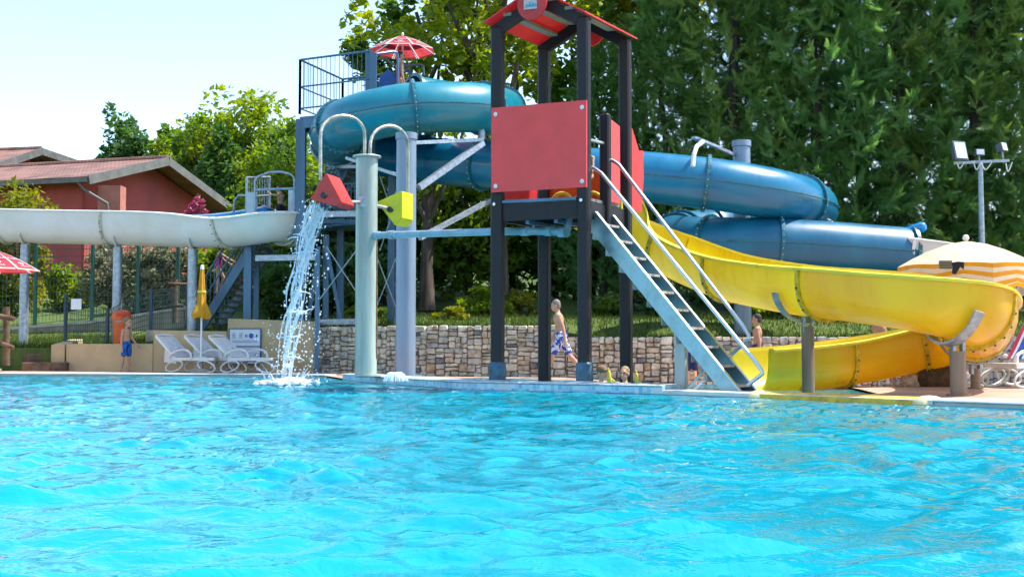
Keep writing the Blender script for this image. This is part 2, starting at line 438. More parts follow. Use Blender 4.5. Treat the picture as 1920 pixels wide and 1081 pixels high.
# ------------------------------------------------------------------ water
def water_mat(name, tint, body, bodyf, b1, s1):
    m = bpy.data.materials.new(name); m.use_nodes = True; N = m.node_tree.nodes; L = m.node_tree.links
    N.remove(N['Principled BSDF']); out = N['Material Output']
    tc = N.new('ShaderNodeTexCoord')
    n1 = N.new('ShaderNodeTexNoise'); n1.inputs['Scale'].default_value = s1; n1.inputs['Detail'].default_value = 3; n1.inputs['Distortion'].default_value = .6
    n2 = N.new('ShaderNodeTexNoise'); n2.inputs['Scale'].default_value = s1 * 3.1; n2.inputs['Detail'].default_value = 2
    for n in (n1, n2): L.new(tc.outputs['Object'], n.inputs['Vector'])
    ad = N.new('ShaderNodeMath'); ad.operation = 'MULTIPLY_ADD'; L.new(n2.outputs['Fac'], ad.inputs[0]); ad.inputs[1].default_value = .3; L.new(n1.outputs['Fac'], ad.inputs[2])
    bp = N.new('ShaderNodeBump'); bp.inputs['Strength'].default_value = 1.0; bp.inputs['Distance'].default_value = b1; L.new(ad.outputs[0], bp.inputs['Height'])
    fr = N.new('ShaderNodeFresnel'); fr.inputs['IOR'].default_value = 1.32; L.new(bp.outputs[0], fr.inputs['Normal'])
    gl = N.new('ShaderNodeBsdfGlossy'); gl.inputs['Roughness'].default_value = .03; gl.inputs['Color'].default_value = (1, 1, 1, 1); L.new(bp.outputs[0], gl.inputs['Normal'])
    tr = N.new('ShaderNodeBsdfTransparent'); tr.inputs['Color'].default_value = (*tint, 1)
    df = N.new('ShaderNodeBsdfDiffuse'); df.inputs['Color'].default_value = (*body, 1); L.new(bp.outputs[0], df.inputs['Normal'])
    mx = N.new('ShaderNodeMixShader'); mx.inputs[0].default_value = bodyf; L.new(tr.outputs[0], mx.inputs[1]); L.new(df.outputs[0], mx.inputs[2])
    m2 = N.new('ShaderNodeMixShader'); L.new(fr.outputs[0], m2.inputs[0]); L.new(mx.outputs[0], m2.inputs[1]); L.new(gl.outputs[0], m2.inputs[2])
    L.new(m2.outputs[0], out.inputs['Surface']); MATS[name] = m; return m
M_water = water_mat('pool_water', (.32, .90, .97), (.003, .38, .52), .55, .013, 9.0)

def wave_field(X, Y, n=46, seed=3):
    g = np.random.default_rng(seed); Z = np.zeros_like(X)
    wx = X + .35 * np.sin(Y * 1.1 + .4 * X) + .18 * np.sin(Y * 2.7 - X * 1.3); wy = Y + .3 * np.sin(X * 1.3 + 1.0) + .15 * np.sin(X * 3.1 + Y * 1.7)
    for i in range(n):
        lam = .17 * (10.0 ** (i / (n - 1))); k = 2 * math.pi / lam; th = g.uniform(-1.15, 1.15) + math.pi / 2 + (math.pi if g.random() < .5 else 0)
        a = .0074 * lam ** .85 * g.uniform(.5, 1.3) * (1.3 if lam < .5 else (.75 if lam < 1.0 else .35))
        ph = g.uniform(0, 6.28); q = np.sin(k * (wx * math.cos(th) + wy * math.sin(th)) + ph)
        grp = .6 + .6 * np.sin(X * g.uniform(-1.2, 1.2) + Y * g.uniform(-1.2, 1.2) + ph * 2)
        Z += a * grp * (q + .25 * (q * q - .5) * 1.2)
    return Z
def main_water():
    D = [-2.1, -1.2, -.4, .3, .9, 1.4, 1.8, 2.15, 2.4, 2.6]
    while D[-1] < 25.2: D.append(D[-1] + min(.085, .016 * (D[-1] / 2.6) ** 1.15))
    U = [-8, -5, -3, -2, -1.4, -1.0, -.8, -.65, -.56] + list(np.linspace(-.5, .5, 430)) + [.56, .65, .8, 1.0, 1.4, 2, 3, 5]
    D = np.array(D); U = np.array(U); X = U[None, :] * np.maximum(D, 2.6)[:, None]; Y = np.repeat(D[:, None], len(U), 1)
    X = np.clip(X, -18.15, 9.15)
    dist = poly_dist(MAIN, X, Y); ins = in_poly(MAIN, X, Y)
    Z = wave_field(X, Y) * np.clip(.25 + dist * ins * 1.2, .0, 1)
    n = len(U); m = len(D); idx = np.arange(m * n).reshape(m, n)
    Q = np.stack([idx[:-1, :-1], idx[:-1, 1:], idx[1:, 1:], idx[1:, :-1]], -1).reshape(-1, 4)
    cx = X.ravel()[Q].mean(1); cy = Y.ravel()[Q].mean(1); w = X.ravel()[Q[:, 1]] - X.ravel()[Q[:, 0]]
    ok = (in_poly(MAIN, cx, cy) | (poly_dist(MAIN, cx, cy) < .15)) & (w > 1e-5)
    Q = Q[ok]
    used = np.unique(Q); remap = np.full(m * n, -1); remap[used] = np.arange(len(used)); Q = remap[Q]
    co = np.stack([X.ravel(), Y.ravel(), Z.ravel()], -1)[used]
    me = bpy.data.meshes.new('pool_water'); me.vertices.add(len(co)); me.vertices.foreach_set('co', co.ravel())
    me.loops.add(len(Q) * 4); me.loops.foreach_set('vertex_index', Q.ravel().astype(np.int32))
    me.polygons.add(len(Q)); me.polygons.foreach_set('loop_start', np.arange(0, len(Q) * 4, 4, dtype=np.int32))
    me.update(calc_edges=True); me.validate(); me.shade_smooth(); me.materials.append(M_water)
    o = bpy.data.objects.new('pool_water', me); COL.objects.link(o); o['kind'] = 'structure'
main_water()
def kids_water():
    xs = np.arange(-3.4, 5.2, .12); ys = np.arange(12.8, 22.8, .12); X, Y = np.meshgrid(xs, ys)
    Z = wave_field(X, Y, 24, 9) * .35 + .018
    mb = MB(); n = len(xs); vs = list(zip(X.ravel(), Y.ravel(), Z.ravel())); fs = []
    cx = X[:-1, :-1] + .06; cy = Y[:-1, :-1] + .06; ok = in_poly(KIDS, cx, cy) | (poly_dist(KIDS, cx, cy) < .12)
    ok &= ~(in_poly(MAIN, cx, cy))
    for i in range(len(ys) - 1):
        for j in range(n - 1):
            if ok[i, j]: fs.append((i * n + j, i * n + j + 1, (i + 1) * n + j + 1, (i + 1) * n + j))
    used = sorted({i for f in fs for i in f}); mp = {u: k for k, u in enumerate(used)}
    mb.add([vs[u] for u in used], [tuple(mp[i] for i in f) for f in fs]); mb_o = struct('children_pool_water', mb, M_water, smooth=80)
kids_water()

# ------------------------------------------------------------------ stone retaining wall
M_st = [mat('stone_tan', (.47, .39, .28), .85, var=.25, vs=8, bump=.5, bs=30), mat('stone_pale', (.55, .50, .39), .85, var=.2, vs=8, bump=.5, bs=30),
        mat('stone_grey', (.38, .36, .31), .85, var=.25, vs=8, bump=.5, bs=30), mat('stone_ochre', (.42, .31, .19), .85, var=.25, vs=8, bump=.5, bs=30),
        mat('stone_dark', (.17, .16, .17), .85, var=.25, vs=8, bump=.5, bs=30)]
M_mortar = mat('mortar', (.20, .17, .13), .95, var=.3, vs=10, bump=.6, bs=50)
def stone_wall():
    rnd = random.Random(11)
    pl = [(-4.1, 25.4), (-1.66, 23.9), (1.02, 23.4), (2.8, 23.2), (6.2, 23.4), (12.5, 23.55)]
    root = thing('stone_retaining_wall', 'long dry-stone retaining wall of tan and grey stones behind the pool', 'wall', (1.0, 23.4, 0))
    def top(x): return .985 if x < 1.05 else .765
    stones = []
    for (x0, d0), (x1, d1) in zip(pl, pl[1:]):
        a = Vector((x0, d0, 0)); b = Vector((x1, d1, 0)); L = (b - a).length; e = (b - a).normalized(); nrm = Vector((e.y, -e.x, 0))
        cuts = [0.0]
        while cuts[-1] < L - .01:
            w = rnd.uniform(.7, 1.2); xx = a.x + e.x * cuts[-1]
            if xx < 1.05 < xx + w: w = (1.05 - xx) / e.x + .001
            cuts.append(min(L, cuts[-1] + w) if L - cuts[-1] - w > .3 else L)
        for s0, s1 in zip(cuts, cuts[1:]):
            xm = a.x + e.x * (s0 + s1) / 2; t = top(xm); bz = min(dz(a.x + e.x * s0, d0), dz(a.x + e.x * s1, d1)) - .06
            core = MB(); p = a + e * s0; q = a + e * s1
            core.prism([p + nrm * .0 + V(0, 0, bz), q + V(0, 0, bz), q - nrm * .4 + V(0, 0, bz), p - nrm * .4 + V(0, 0, bz)], (0, 0, t - .03 - bz))
            part(root, 'mortar_core', core, M_mortar)
            rects = [(s0, bz, s1, t)]
            while rects:
                u0, v0, u1, v1 = rects.pop(); w = u1 - u0; h = v1 - v0
                if w > rnd.uniform(.18, .40) and w > h * .9:
                    k = u0 + w * rnd.uniform(.36, .64); rects += [(u0, v0, k, v1), (k, v0, u1, v1)]
                elif h > rnd.uniform(.10, .20):
                    k = v0 + h * rnd.uniform(.36, .64); rects += [(u0, v0, u1, k), (u0, k, u1, v1)]
                else:
                    stones.append((a, e, nrm, u0, v0, u1, v1))
    rest = [MB() for _ in M_st]
    order = sorted(range(len(stones)), key=lambda i: -((stones[i][5] - stones[i][3]) * (stones[i][6] - stones[i][4])) * (2.0 if (stones[i][0] + stones[i][1] * stones[i][3]).x < 7.5 else .3))
    for rank, i in enumerate(order):
        a, e, nrm, u0, v0, u1, v1 = stones[i]
        g = .006; w = u1 - u0; h = v1 - v0; j = lambda k: rnd.uniform(-k, k)
        c = min(w, h) * rnd.uniform(.07, .24)
        U0, U1, V0, V1 = u0 + g, u1 - g, v0 + g, v1 - g
        out = [(U0 + c, V0), (U1 - c, V0), (U1, V0 + c), (U1, V1 - c), (U1 - c, V1), (U0 + c, V1), (U0, V1 - c), (U0, V0 + c)]
        out = [(x + j(.016), y + j(.013)) for x, y in out]; cx, cy = (U0 + U1) / 2, (V0 + V1) / 2
        dep = rnd.uniform(.025, .06)
        def pt(x, y, o): return a + e * x + nrm * o + V(0, 0, y)
        mb = rest[0].__class__()
        vs = [pt(x, y, -.03) for x, y in out] + [pt(x, y, dep * .45) for x, y in out] + [pt(cx + (x - cx) * .86, cy + (y - cy) * .82, dep + j(.008)) for x, y in out]
        fs = [tuple(range(16, 24))]
        for k in range(2):
            for q in range(8): fs.append((k * 8 + q, k * 8 + (q + 1) % 8, k * 8 + 8 + (q + 1) % 8, k * 8 + 8 + q))
        mi = rnd.choices(range(5), [5, 8, 6, 1.4, 1.0])[0]
        if rank < 290:
            mb.add(vs, fs); part(root, 'stone', mb, M_st[mi], smooth=50)
        else: rest[mi].add(vs, fs)
    allr = MB(); o = part(root, 'small_stones', rest[0], M_st[0], smooth=50, kind='stuff')
    for k in range(1, 5):
        if rest[k].f: part(root, 'small_stones', rest[k], M_st[k], smooth=50, kind='stuff')
stone_wall()

# ------------------------------------------------------------------ beige rendered walls on the left
M_beige = mat('beige_render', (.50, .37, .20), .85, var=.10, vs=1.2, bump=.25, bs=18)
M_conc = mat('old_concrete', (.30, .26, .20), .9, var=.3, vs=1.5, bump=.4, bs=14, streak=True)
def wall_seg(name, p, q, zt0, zt1, th, m, label, cat='wall', zb=-.1):
    p = Vector((p[0], p[1], 0)); q = Vector((q[0], q[1], 0)); e = (q - p).normalized(); n = Vector((-e.y, e.x, 0)) * th
    mb = MB()
    vs = [p + V(0, 0, zb), q + V(0, 0, zb), q + n + V(0, 0, zb), p + n + V(0, 0, zb), p + V(0, 0, zt0), q + V(0, 0, zt1), q + n + V(0, 0, zt1), p + n + V(0, 0, zt0)]
    c = sum(vs, Vector()) / 8
    mb.add(vs, [(3, 2, 1, 0), (4, 5, 6, 7), (0, 1, 5, 4), (1, 2, 6, 5), (2, 3, 7, 6), (3, 0, 4, 7)])
    o = solo(name, mb, m, label, cat, (p.x, p.y, 0))
    bv = o.modifiers.new('edge', 'BEVEL'); bv.width = .012; bv.segments = 2; return o
def onwall(px):
    # deck-side wall line crossed by survey column px
    u = (px - 960) / FPX
    for (x0, d0), (x1, d1) in zip(WALL, WALL[1:]):
        f0 = x0 - u * d0; f1 = x1 - u * d1
        if f0 <= 0 <= f1: t = f0 / (f0 - f1); return (x0 + (x1 - x0) * t, d0 + (d1 - d0) * t)
a0, a1, a2, a3, a4 = onwall(104), onwall(125), onwall(288), onwall(427), onwall(589)
wall_seg('low_wall', a1, (a2[0] - .01, a2[1]), .64, .64, .35, M_beige, 'lowest stretch of beige rendered wall behind the boy in blue shorts')
wall_seg('low_wall', a2, (a3[0] - .01, a3[1]), .93, .9, .35, M_beige, 'middle-height stretch of beige rendered wall behind the first sun lounger')
wall_seg('low_wall', a3, (a4[0] - .01, a4[1]), 1.17, 1.1, .35, M_beige, 'tallest stretch of beige rendered wall carrying the pool rules board')
wall_seg('wall_block', (a1[0] - .04, a1[1] + .02), (a1[0] - .02, a1[1] + 1.1), .62, .75, .3, M_beige, 'short return wall of beige render beside the wooden steps')
pb = P(280, 634, a2[1] + .45)
mb = MB().bbox((pb.x, pb.y + .2, .66), (.2, .3, .56), .015); solo('concrete_block', mb, M_conc, 'small square concrete block standing behind the lowest beige wall', 'block', (pb.x, pb.y + .2, .38))
# ------------------------------------------------------------------ shared materials
M_post = mat('dark_post', (.020, .016, .017), .5, var=.35, vs=6, bump=.12, bs=30, col2=(.010, .011, .015), streak=True, spec=.3)
M_red = mat('red_panel', (.82, .055, .052), .45, var=.07, vs=2, bump=.03, bs=60)
M_redr = mat('red_roof', (.75, .06, .06), .45, var=.06, transl=.35)
M_orange = mat('orange_plastic', (.75, .13, .015), .4, var=.06, transl=.2)
M_yel = mat('yellow_fibreglass', (.86, .74, .03), .3, var=.08, vs=1.6, coat=.2, transl=.4, col2=(.76, .57, .015), streak=True)
M_yel2 = mat('yellow_warm', (.82, .60, .018), .3, var=.08, vs=1.6, coat=.2, transl=.35, col2=(.78, .50, .013), streak=True)  # warmer yellow for the trough sections before and after the hairpin
M_yel3 = mat('amber_fibreglass', (.83, .57, .016), .3, var=.08, vs=1.6, coat=.2, transl=.35, col2=(.80, .50, .013), streak=True)  # most orange of the three yellows, for the hairpin sections
M_yelr = mat('yellow_rim', (.80, .66, .06), .3, var=.05, transl=.15)
M_yelb = mat('yellow_bucket', (.70, .72, .03), .4, var=.06, transl=.25)
M_redb = mat('red_bucket', (.62, .045, .04), .4, var=.08, transl=.1)
M_blue = mat('blue_fibreglass', (.004, .165, .29), .3, var=.12, vs=1.6, coat=.25, col2=(.003, .12, .25), streak=True)
M_teal = mat('teal_fibreglass', (.006, .20, .26), .3, var=.12, vs=1.6, coat=.25, col2=(.005, .15, .22), streak=True)
M_navy = mat('navy_fibreglass', (.004, .135, .23), .4, var=.12, vs=1.6, coat=.15, col2=(.003, .085, .175), streak=True)
M_bluei = mat('blue_inside', (.02, .25, .52), .25, var=.08, coat=.3)
M_flange = mat('teal_flange', (.012, .14, .18), .35, var=.3, vs=12)
M_steel = mat('stainless', (.55, .62, .66), .36, metal=1.0, var=.03, vs=3)
M_galv = mat('galvanised', (.35, .40, .45), .45, metal=.6, var=.18, vs=14)
M_bsteel = mat('blue_painted_steel', (.07, .15, .24), .4, var=.18, vs=3, metal=.2, streak=True)
M_bcol = mat('blue_column', (.20, .27, .36), .35, var=.12, vs=2, streak=True, coat=.2)
M_gcol = mat('grey_green_column', (.33, .40, .36), .35, var=.15, vs=5, streak=True, coat=.2)
M_wslide = mat('white_fibreglass', (.68, .68, .65), .35, var=.14, vs=1.2, col2=(.60, .58, .50), coat=.2)
M_whitep = mat('white_paint', (.74, .74, .72), .4, var=.06)
M_bolt = mat('bolt', (.60, .60, .62), .3, metal=.8)
M_boltd = mat('rusty_bolt', (.10, .06, .03), .7)
M_pipe = mat('pale_blue_pipe', (.22, .36, .44), .35, var=.15, vs=4)
M_brown = mat('rusty_post', (.20, .14, .09), .55, var=.25, vs=5, streak=True)

# ------------------------------------------------------------------ play tower
TL = (-.19, 16.15); TF = (.928, 15.70); TB = (.456, 17.2); TR = (1.563, 16.8)
TL, TF, TB, TR = [Vector((*p, 0)) for p in (TL, TF, TB, TR)]
Ux = (TF - TL).normalized(); Vx = (TB - TL).normalized(); RZ = math.atan2(Ux.y, Ux.x)
PZ = P(1015, 371, 15.9).z                     # platform height
def post_top(px, py, D): return P(px, py, D).z
def play_tower():
    root = thing('play_tower', 'dark-posted pool play tower with red gable roof and big square red panel', 'play tower', (.7, 16.4, .1))
    tops = {}
    for nm, p, yt, zb in (('L', TL, 52, .11), ('F', TF, 33, .11), ('B', TB, 92, -.5), ('R', TR, 74, -.5)):
        zt = post_top(960, yt, p.y); tops[nm] = zt
        mb = MB().bbox((p.x, p.y, (zb + zt) / 2), (.155, .155, zt - zb), .022, RZ); po = part(root, 'post', mb, M_post, smooth=30)
        if zb > 0:
            part(po, 'post_foot', MB().bbox((p.x, p.y, zb + .13), (.185, .185, .26), .02, RZ), mat('post_foot_paint', (.03, .10, .16), .5, var=.3, vs=10))
            part(po, 'foot_plate', MB().box((p.x, p.y, zb + .013), (.27, .27, .02), RZ), M_galv)
        for zz in (PZ - .06,):
            off = -Vx * .083
            c = p + off + V(0, 0, zz); part(po, 'bolt', MB().cyl(c, c + off * .12, .022, 10), M_bolt)
    # half-height post by the stair and far back one
    hp = TF.lerp(TR, .50) + Ux * .0; zt = P(1145, 214, hp.y).z
    part(root, 'half_post', MB().bbox((hp.x, hp.y, (PZ - .35 + zt) / 2), (.135, .135, zt - PZ + .35), .02, RZ), M_post, smooth=30)
    # platform
    for k in range(7):
        t0, t1 = k / 7 + .004, (k + 1) / 7 - .004
        q = [TL.lerp(TB, t0), TF.lerp(TR, t0), TF.lerp(TR, t1), TL.lerp(TB, t1)]
        part(root, 'platform_plank', MB().prism([v + V(0, 0, PZ - .045) for v in q], (0, 0, .04)), mat('grey_plank', (.17, .17, .17), .6, var=.25, vs=8))
    for a, b in ((TL, TF), (TF, TR), (TB, TR), (TL, TB)):
        e = (b - a).normalized(); part(root, 'platform_beam', MB().bar(a + e * .08 + V(0, 0, PZ - .17), b - e * .08 + V(0, 0, PZ - .17), .05, .22), M_post)
    part(root, 'platform_angle', MB().bar(TL - Vx * .02 + Ux * .09 + V(0, 0, PZ - .03), TF - Vx * .02 - Ux * .09 + V(0, 0, PZ - .03), .06, .04), M_bsteel)
    for t in (.33, .66):
        part(root, 'floor_joist', MB().bar(TL.lerp(TF, t) + V(0, 0, PZ - .3) + Vx * .04, TB.lerp(TR, t) + V(0, 0, PZ - .3) - Vx * .04, .05, .05), M_bsteel)
    # front panel
    n = -Vx * .095
    A = P(923, 361, TL.y - .09); B_ = P(1101, 351, TF.y - .09); C_ = P(1101, 188, TF.y - .09); D_ = P(923, 203, TL.y - .09)
    pn = part(root, 'red_panel', MB().prism([A, B_, C_, D_], -Vx * .022), M_red)
    for (a, b) in ((.045, .07), (.955, .07), (.045, .92), (.955, .92)):
        c = A.lerp(B_, a).lerp(D_.lerp(C_, a), b) - Vx * .022
        part(pn, 'bolt', MB().lathe([(.030, 0), (.030, .006), (.018, .018), (0.002, .022)], c, 12, (-Vx).to_track_quat('Z', 'Y').to_matrix()), M_whitep, smooth=40)
    # low orange-red back panels with yellow trim seen under the front panel
    a = TB + V(0, 0, PZ); b = TR + V(0, 0, PZ); e = b - a
    part(root, 'back_panel', MB().prism([a + e * .06 + V(0, 0, .02), a + e * .94 + V(0, 0, .02), a + e * .94 + V(0, 0, .42), a + e * .8 + V(0, 0, .55), a + e * .2 + V(0, 0, .55), a + e * .06 + V(0, 0, .42)], Vx * .03), M_orange, label='orange back panel of the tower')
    def arch(c0, dirv, r, z0, m, nm):
        pts = [c0 + dirv * (r * math.cos(t)) + V(0, 0, z0 + r * 1.1 * math.sin(t)) for t in np.linspace(0, math.pi, 12)]
        part(root, nm, MB().tube(pts, .028, 8), m, smooth=True)
    arch(a + e * .35 - Vx * .3, Ux, .16, .0, M_yelr, 'yellow_arch'); arch(a + e * .72 - Vx * .3, Ux, .15, .0, M_yelr, 'yellow_arch')
    l0 = TL + V(0, 0, PZ); part(root, 'side_panel', MB().prism([l0 + Vx * .12 + V(0, 0, .03), l0 + Vx * .98 + V(0, 0, .03), l0 + Vx * .98 + V(0, 0, .5), l0 + Vx * .12 + V(0, 0, .72)], Ux * .03), M_redr)
    # side panels flanking the stair opening and slide mouth
    s0 = hp + Vx * .10 + V(0, 0, PZ); zt2 = P(1170, 222, 16.4).z
    part(root, 'stair_side_panel', MB().prism([s0, s0 + Vx * .28, V(s0.x, s0.y, zt2 - .08) + Vx * .28, V(s0.x, s0.y, zt2 - .02)], Ux * .025), M_red)
    r0 = TR + Vx * .11 + V(0, 0, PZ - .1); zz = P(1186, 238, 17).z - r0.z
    prof = [(0, 0), (.30, .05), (.36, .5), (.35, .9), (.24, zz - .35), (.05, zz - .05), (0, zz)]
    part(root, 'slide_mouth_panel', MB().prism([r0 + Vx * a_ * .55 + Ux * a_ * .25 + V(0, 0, b__) for a_, b__ in prof], Ux * .03), M_red)
    part(root, 'yellow_bracket', MB().box((TR.x - .12, TR.y - .12, PZ - .02), (.13, .05, .22), RZ), M_yelr)
    part(root, 'grab_bar', MB().tube([TF + V(0, 0, P(1100, 262, 15.8).z) + Vx * .08, hp + V(0, 0, P(1100, 262, 15.8).z + .02)], .022, 10), M_steel, smooth=True)
    # roof
    rise = .33; tl, tf, tb, tr = [p + V(0, 0, tops[k]) for k, p in (('L', TL), ('F', TF), ('B', TB), ('R', TR))]
    mz = (tops['L'] + tops['F'] + tops['B'] + tops['R']) / 4
    tl.z = tf.z = tb.z = tr.z = mz
    rf = (tl + tf) / 2 + V(0, 0, rise); rb = (tb + tr) / 2 + V(0, 0, rise)
    ov = Vx * .17; sl = (tl - rf) * .17; sr = (tf - rf) * .17
    for nm, e0, e1, s in (('L', tl, tb, sl), ('R', tf, tr, sr)):
        q = [rf - ov + V(0, 0, .09), rb + ov + V(0, 0, .09), e1 + ov + s + V(0, 0, .09), e0 - ov + s + V(0, 0, .09)]
        part(root, 'roof_panel', MB().prism(q, (0, 0, .022)), M_redr)
        for t in (.30, .72):
            g0 = rf.lerp(e0, t); g1 = rb.lerp(e1, t)
            part(root, 'roof_purlin', MB().bar(g0 - ov * .4 + V(0, 0, .055), g1 + ov * .4 + V(0, 0, .055), .12, .04), mat('grey_green_board', (.24, .26, .21), .6, var=.1))
    for e0, r_ in ((tl, rf), (tf, rf), (tb, rb), (tr, rb)):
        d = (e0 - r_); part(root, 'rafter', MB().bar(r_ + d * .02 + V(0, 0, -.03), e0 + d * .10 + V(0, 0, -.03), .09, .15), M_post)
    for c, sgn in ((rf, -1), (rb, 1)):
        Mq = (Vx * sgn).to_track_quat('Z', 'Y').to_matrix()
        bd = part(root, 'round_badge', MB().lathe([(.005, 0), (.22, 0), (.22, .025), (.005, .025)], c + Vx * sgn * .19 + V(0, 0, -.11), 32, Mq), M_redr)
        if sgn < 0:
            cc = c - Vx * .222 + V(0, 0, -.12)
            part(bd, 'emblem_plate', MB().box(cc, (.21, .012, .15), RZ), mat('pale_pink', (.62, .42, .42), .5))
            em = MB()
            for dx, hh in ((-.06, .03), (-.02, .06), (.02, .045), (.055, .03)):
                k = cc + Ux * dx - Vx * .009; em.prism([k + Ux * -.02 + V(0, 0, -.03), k + Ux * .025 + V(0, 0, -.03), k + Ux * .005 + V(0, 0, -.03 + hh)], -Vx * .003)
            em.prism([cc - Vx * .0092 + Ux * -.085 + V(0, 0, -.045), cc - Vx * .0092 + Ux * .085 + V(0, 0, -.045), cc - Vx * .0092 + Ux * .085 + V(0, 0, -.033), cc - Vx * .0092 + Ux * -.085 + V(0, 0, -.033)], -Vx * .003)
            part(bd, 'emblem', em, mat('teal_print', (.05, .35, .45), .5))
play_tower()

# ------------------------------------------------------------------ steel stair of the play tower
def play_stair():
    tn = P(1112, 396, 15.86); tn.x = (TF + Ux * .09).x + .06; tn.z = PZ - .02
    T0 = TF + Ux * .09 + Vx * .10 + V(0, 0, PZ - .05)
    F0 = P(1388, 741, 14.1)
    T0 = P(1112, 404, 15.9); W = Vx * .50
    root = thing('pool_stair', 'steep stainless steel stair with tubular handrails leading up the play tower', 'stair', (F0.x, F0.y, F0.z))
    d = (F0 - T0); dn = d.normalized(); upn = dn.cross(Vector((d.x, d.y, 0)).cross(V(0, 0, 1)).normalized())
    side = Vector((d.x, d.y, 0)).normalized(); nrm = side.cross(V(0, 0, 1)).cross(dn).normalized()
    if nrm.z < 0: nrm = -nrm
    for w in (Vector(), W):
        a = T0 + w; b = F0 + w
        st = part(root, 'stringer', MB().prism([a + nrm * .06, b + nrm * .03, b - nrm * .16 - dn * .0, a - nrm * .17], W.normalized() * .012), mat('teal_reflection_steel', (.24, .40, .46), .42, metal=.7, var=.12, vs=4))  # teal reflection of the pool water put into the steel's base colour
        part(st, 'stringer_flange', MB().bar(a + nrm * .065 + W.normalized() * .02, b + nrm * .035 + W.normalized() * .02, .04, .008, nrm), M_steel)
    n = 10
    for k in range(n):
        t = (k + .45) / n; c = T0.lerp(F0, t) - nrm * .05
        q = [c + W * .03 - side * .10, c + W * .97 - side * .10, c + W * .97 + side * .10, c + W * .03 + side * .10]
        part(root, 'tread', MB().prism(q, (0, 0, .03)), mat('tread_steel', (.42, .37, .32), .5, metal=.1, var=.2, vs=10))
        rq = [c + W * .03 - side * .098, c + W * .97 - side * .098, c + W * .97 - side * .098 - V(0, 0, .17), c + W * .03 - side * .098 - V(0, 0, .17)]
        part(root, 'riser', MB().prism(rq, side * .006), mat('riser_steel', (.26, .38, .42), .5, metal=.15, var=.12, vs=10))
    for w, pts in ((Vector(), [(1104, 313), (1122, 318), (1427, 690), (1430, 700), (1402, 722)]), (W, [(1140, 299), (1156, 303), (1402, 622), (1405, 634), (1372, 664)])):
        y0 = T0.y + w.y; y1 = F0.y + w.y
        pl = []
        for px, py in pts:
            t = min(1.08, max(0, (px - 1110 - (34 if w.length else 0)) / 280.0)); pl.append(P(px, py, y0 + (y1 - y0) * t - .0))
        mid = [pl[0], pl[0].lerp(pl[1], .6), pl[1].lerp(pl[2], .02)] + [pl[1].lerp(pl[2], q) for q in (.25, .5, .75, .97)] + [pl[2].lerp(pl[3], .4), pl[3]] + [pl[3].lerp(pl[4], q) for q in (.3, .7, 1)]
        part(root, 'handrail', MB().tube(mid, .024, 10), M_steel, smooth=True)
    # support frame under the stair
    s = P(1277, 612, 15.1); part(root, 'support_post', MB().bbox((s.x, s.y, .26 + .28 - .42), (.14, .14, s.z - .12 + .84 - .1), .01, RZ), mat('pale_post', (.42, .48, .46), .4, var=.1, streak=True))
    for (x0, y0, x1, y1, D) in ((1283, 738, 1328, 682, 14.9), (1294, 738, 1340, 690, 14.7)):
        part(root, 'support_strut', MB().bar(P(x0, y0, D), P(x1, y1, D), .05, .03), M_steel)
    for w in (Vector(), W):
        part(root, 'foot', MB().box(F0 + w + V(.02, .02, -.10), (.2, .1, .12), RZ), M_steel)
play_stair()

# ------------------------------------------------------------------ open trough slides
def trough(root, path, half, depth, m_shell, m_rim, th=.03, rim=.07, joints=(), m_joint=None, inner=None, tilt=None, nprof=12, sections=None):
    """U-section: path runs through the middle of the rim plane"""
    out = []; inn = []
    for k in range(nprof + 1):
        a = math.pi * k / nprof
        out.append((-half * math.cos(a), -depth * math.sin(a) ** .8)); inn.append((-(half - th) * math.cos(a), -(depth - th) * math.sin(a) ** .8 + .0))
    for t0, t1, ms in (sections or [(0, 1, m_shell)]):
        i0, i1 = int(t0 * (len(path) - 1)), int(t1 * (len(path) - 1))
        part(root, 'trough', MB().sweep(path[i0:i1 + 1], out + inn[::-1], cap=(sections is None), tilt=tilt[i0:i1 + 1] if tilt is not None else None), ms, smooth=40)
    if inner is not None:
        i2 = [(x * .99, y * .99 + .004) for x, y in inn]
        i3 = [(x * .98, y * .98 + .008) for x, y in inn]
        part(root, 'lining', MB().sweep(path, i2 + i3[::-1], tilt=tilt), inner, smooth=40)
    for s in (-1, 1):
        pr = [(s * (half - th * .6), .0), (s * (half + rim * .55), .0), (s * (half + rim * .6), .03), (s * (half - th * .5), .045)]
        pr = [(x, y - .004) for x, y in pr]
        part(root, 'rim', MB().sweep(path, pr, tilt=tilt), m_rim, smooth=30)
    for t in joints:
        i = max(1, min(len(path) - 2, int(t * (len(path) - 1)))); e = (path[i + 1] - path[i - 1]).normalized()
        o2 = [(x * 1.07, y * 1.09) for x, y in out]; seg = [path[i] - e * .03, path[i] + e * .03]
        jn = part(root, 'joint_flange', MB().sweep(seg, o2 + out[::-1], tilt=[tilt[i]] * 2 if tilt is not None else None), m_joint or m_rim, smooth=40)
        x = e.cross(V(0, 0, 1)).normalized(); y = x.cross(e).normalized(); bl = MB()
        for k in range(1, nprof):
            a, b = o2[k]; c = path[i] + x * a * 1.0 + y * b * 1.0
            bl.ell(c, .016, 6, 4)
        part(jn, 'bolts', bl, M_boltd, kind='stuff')
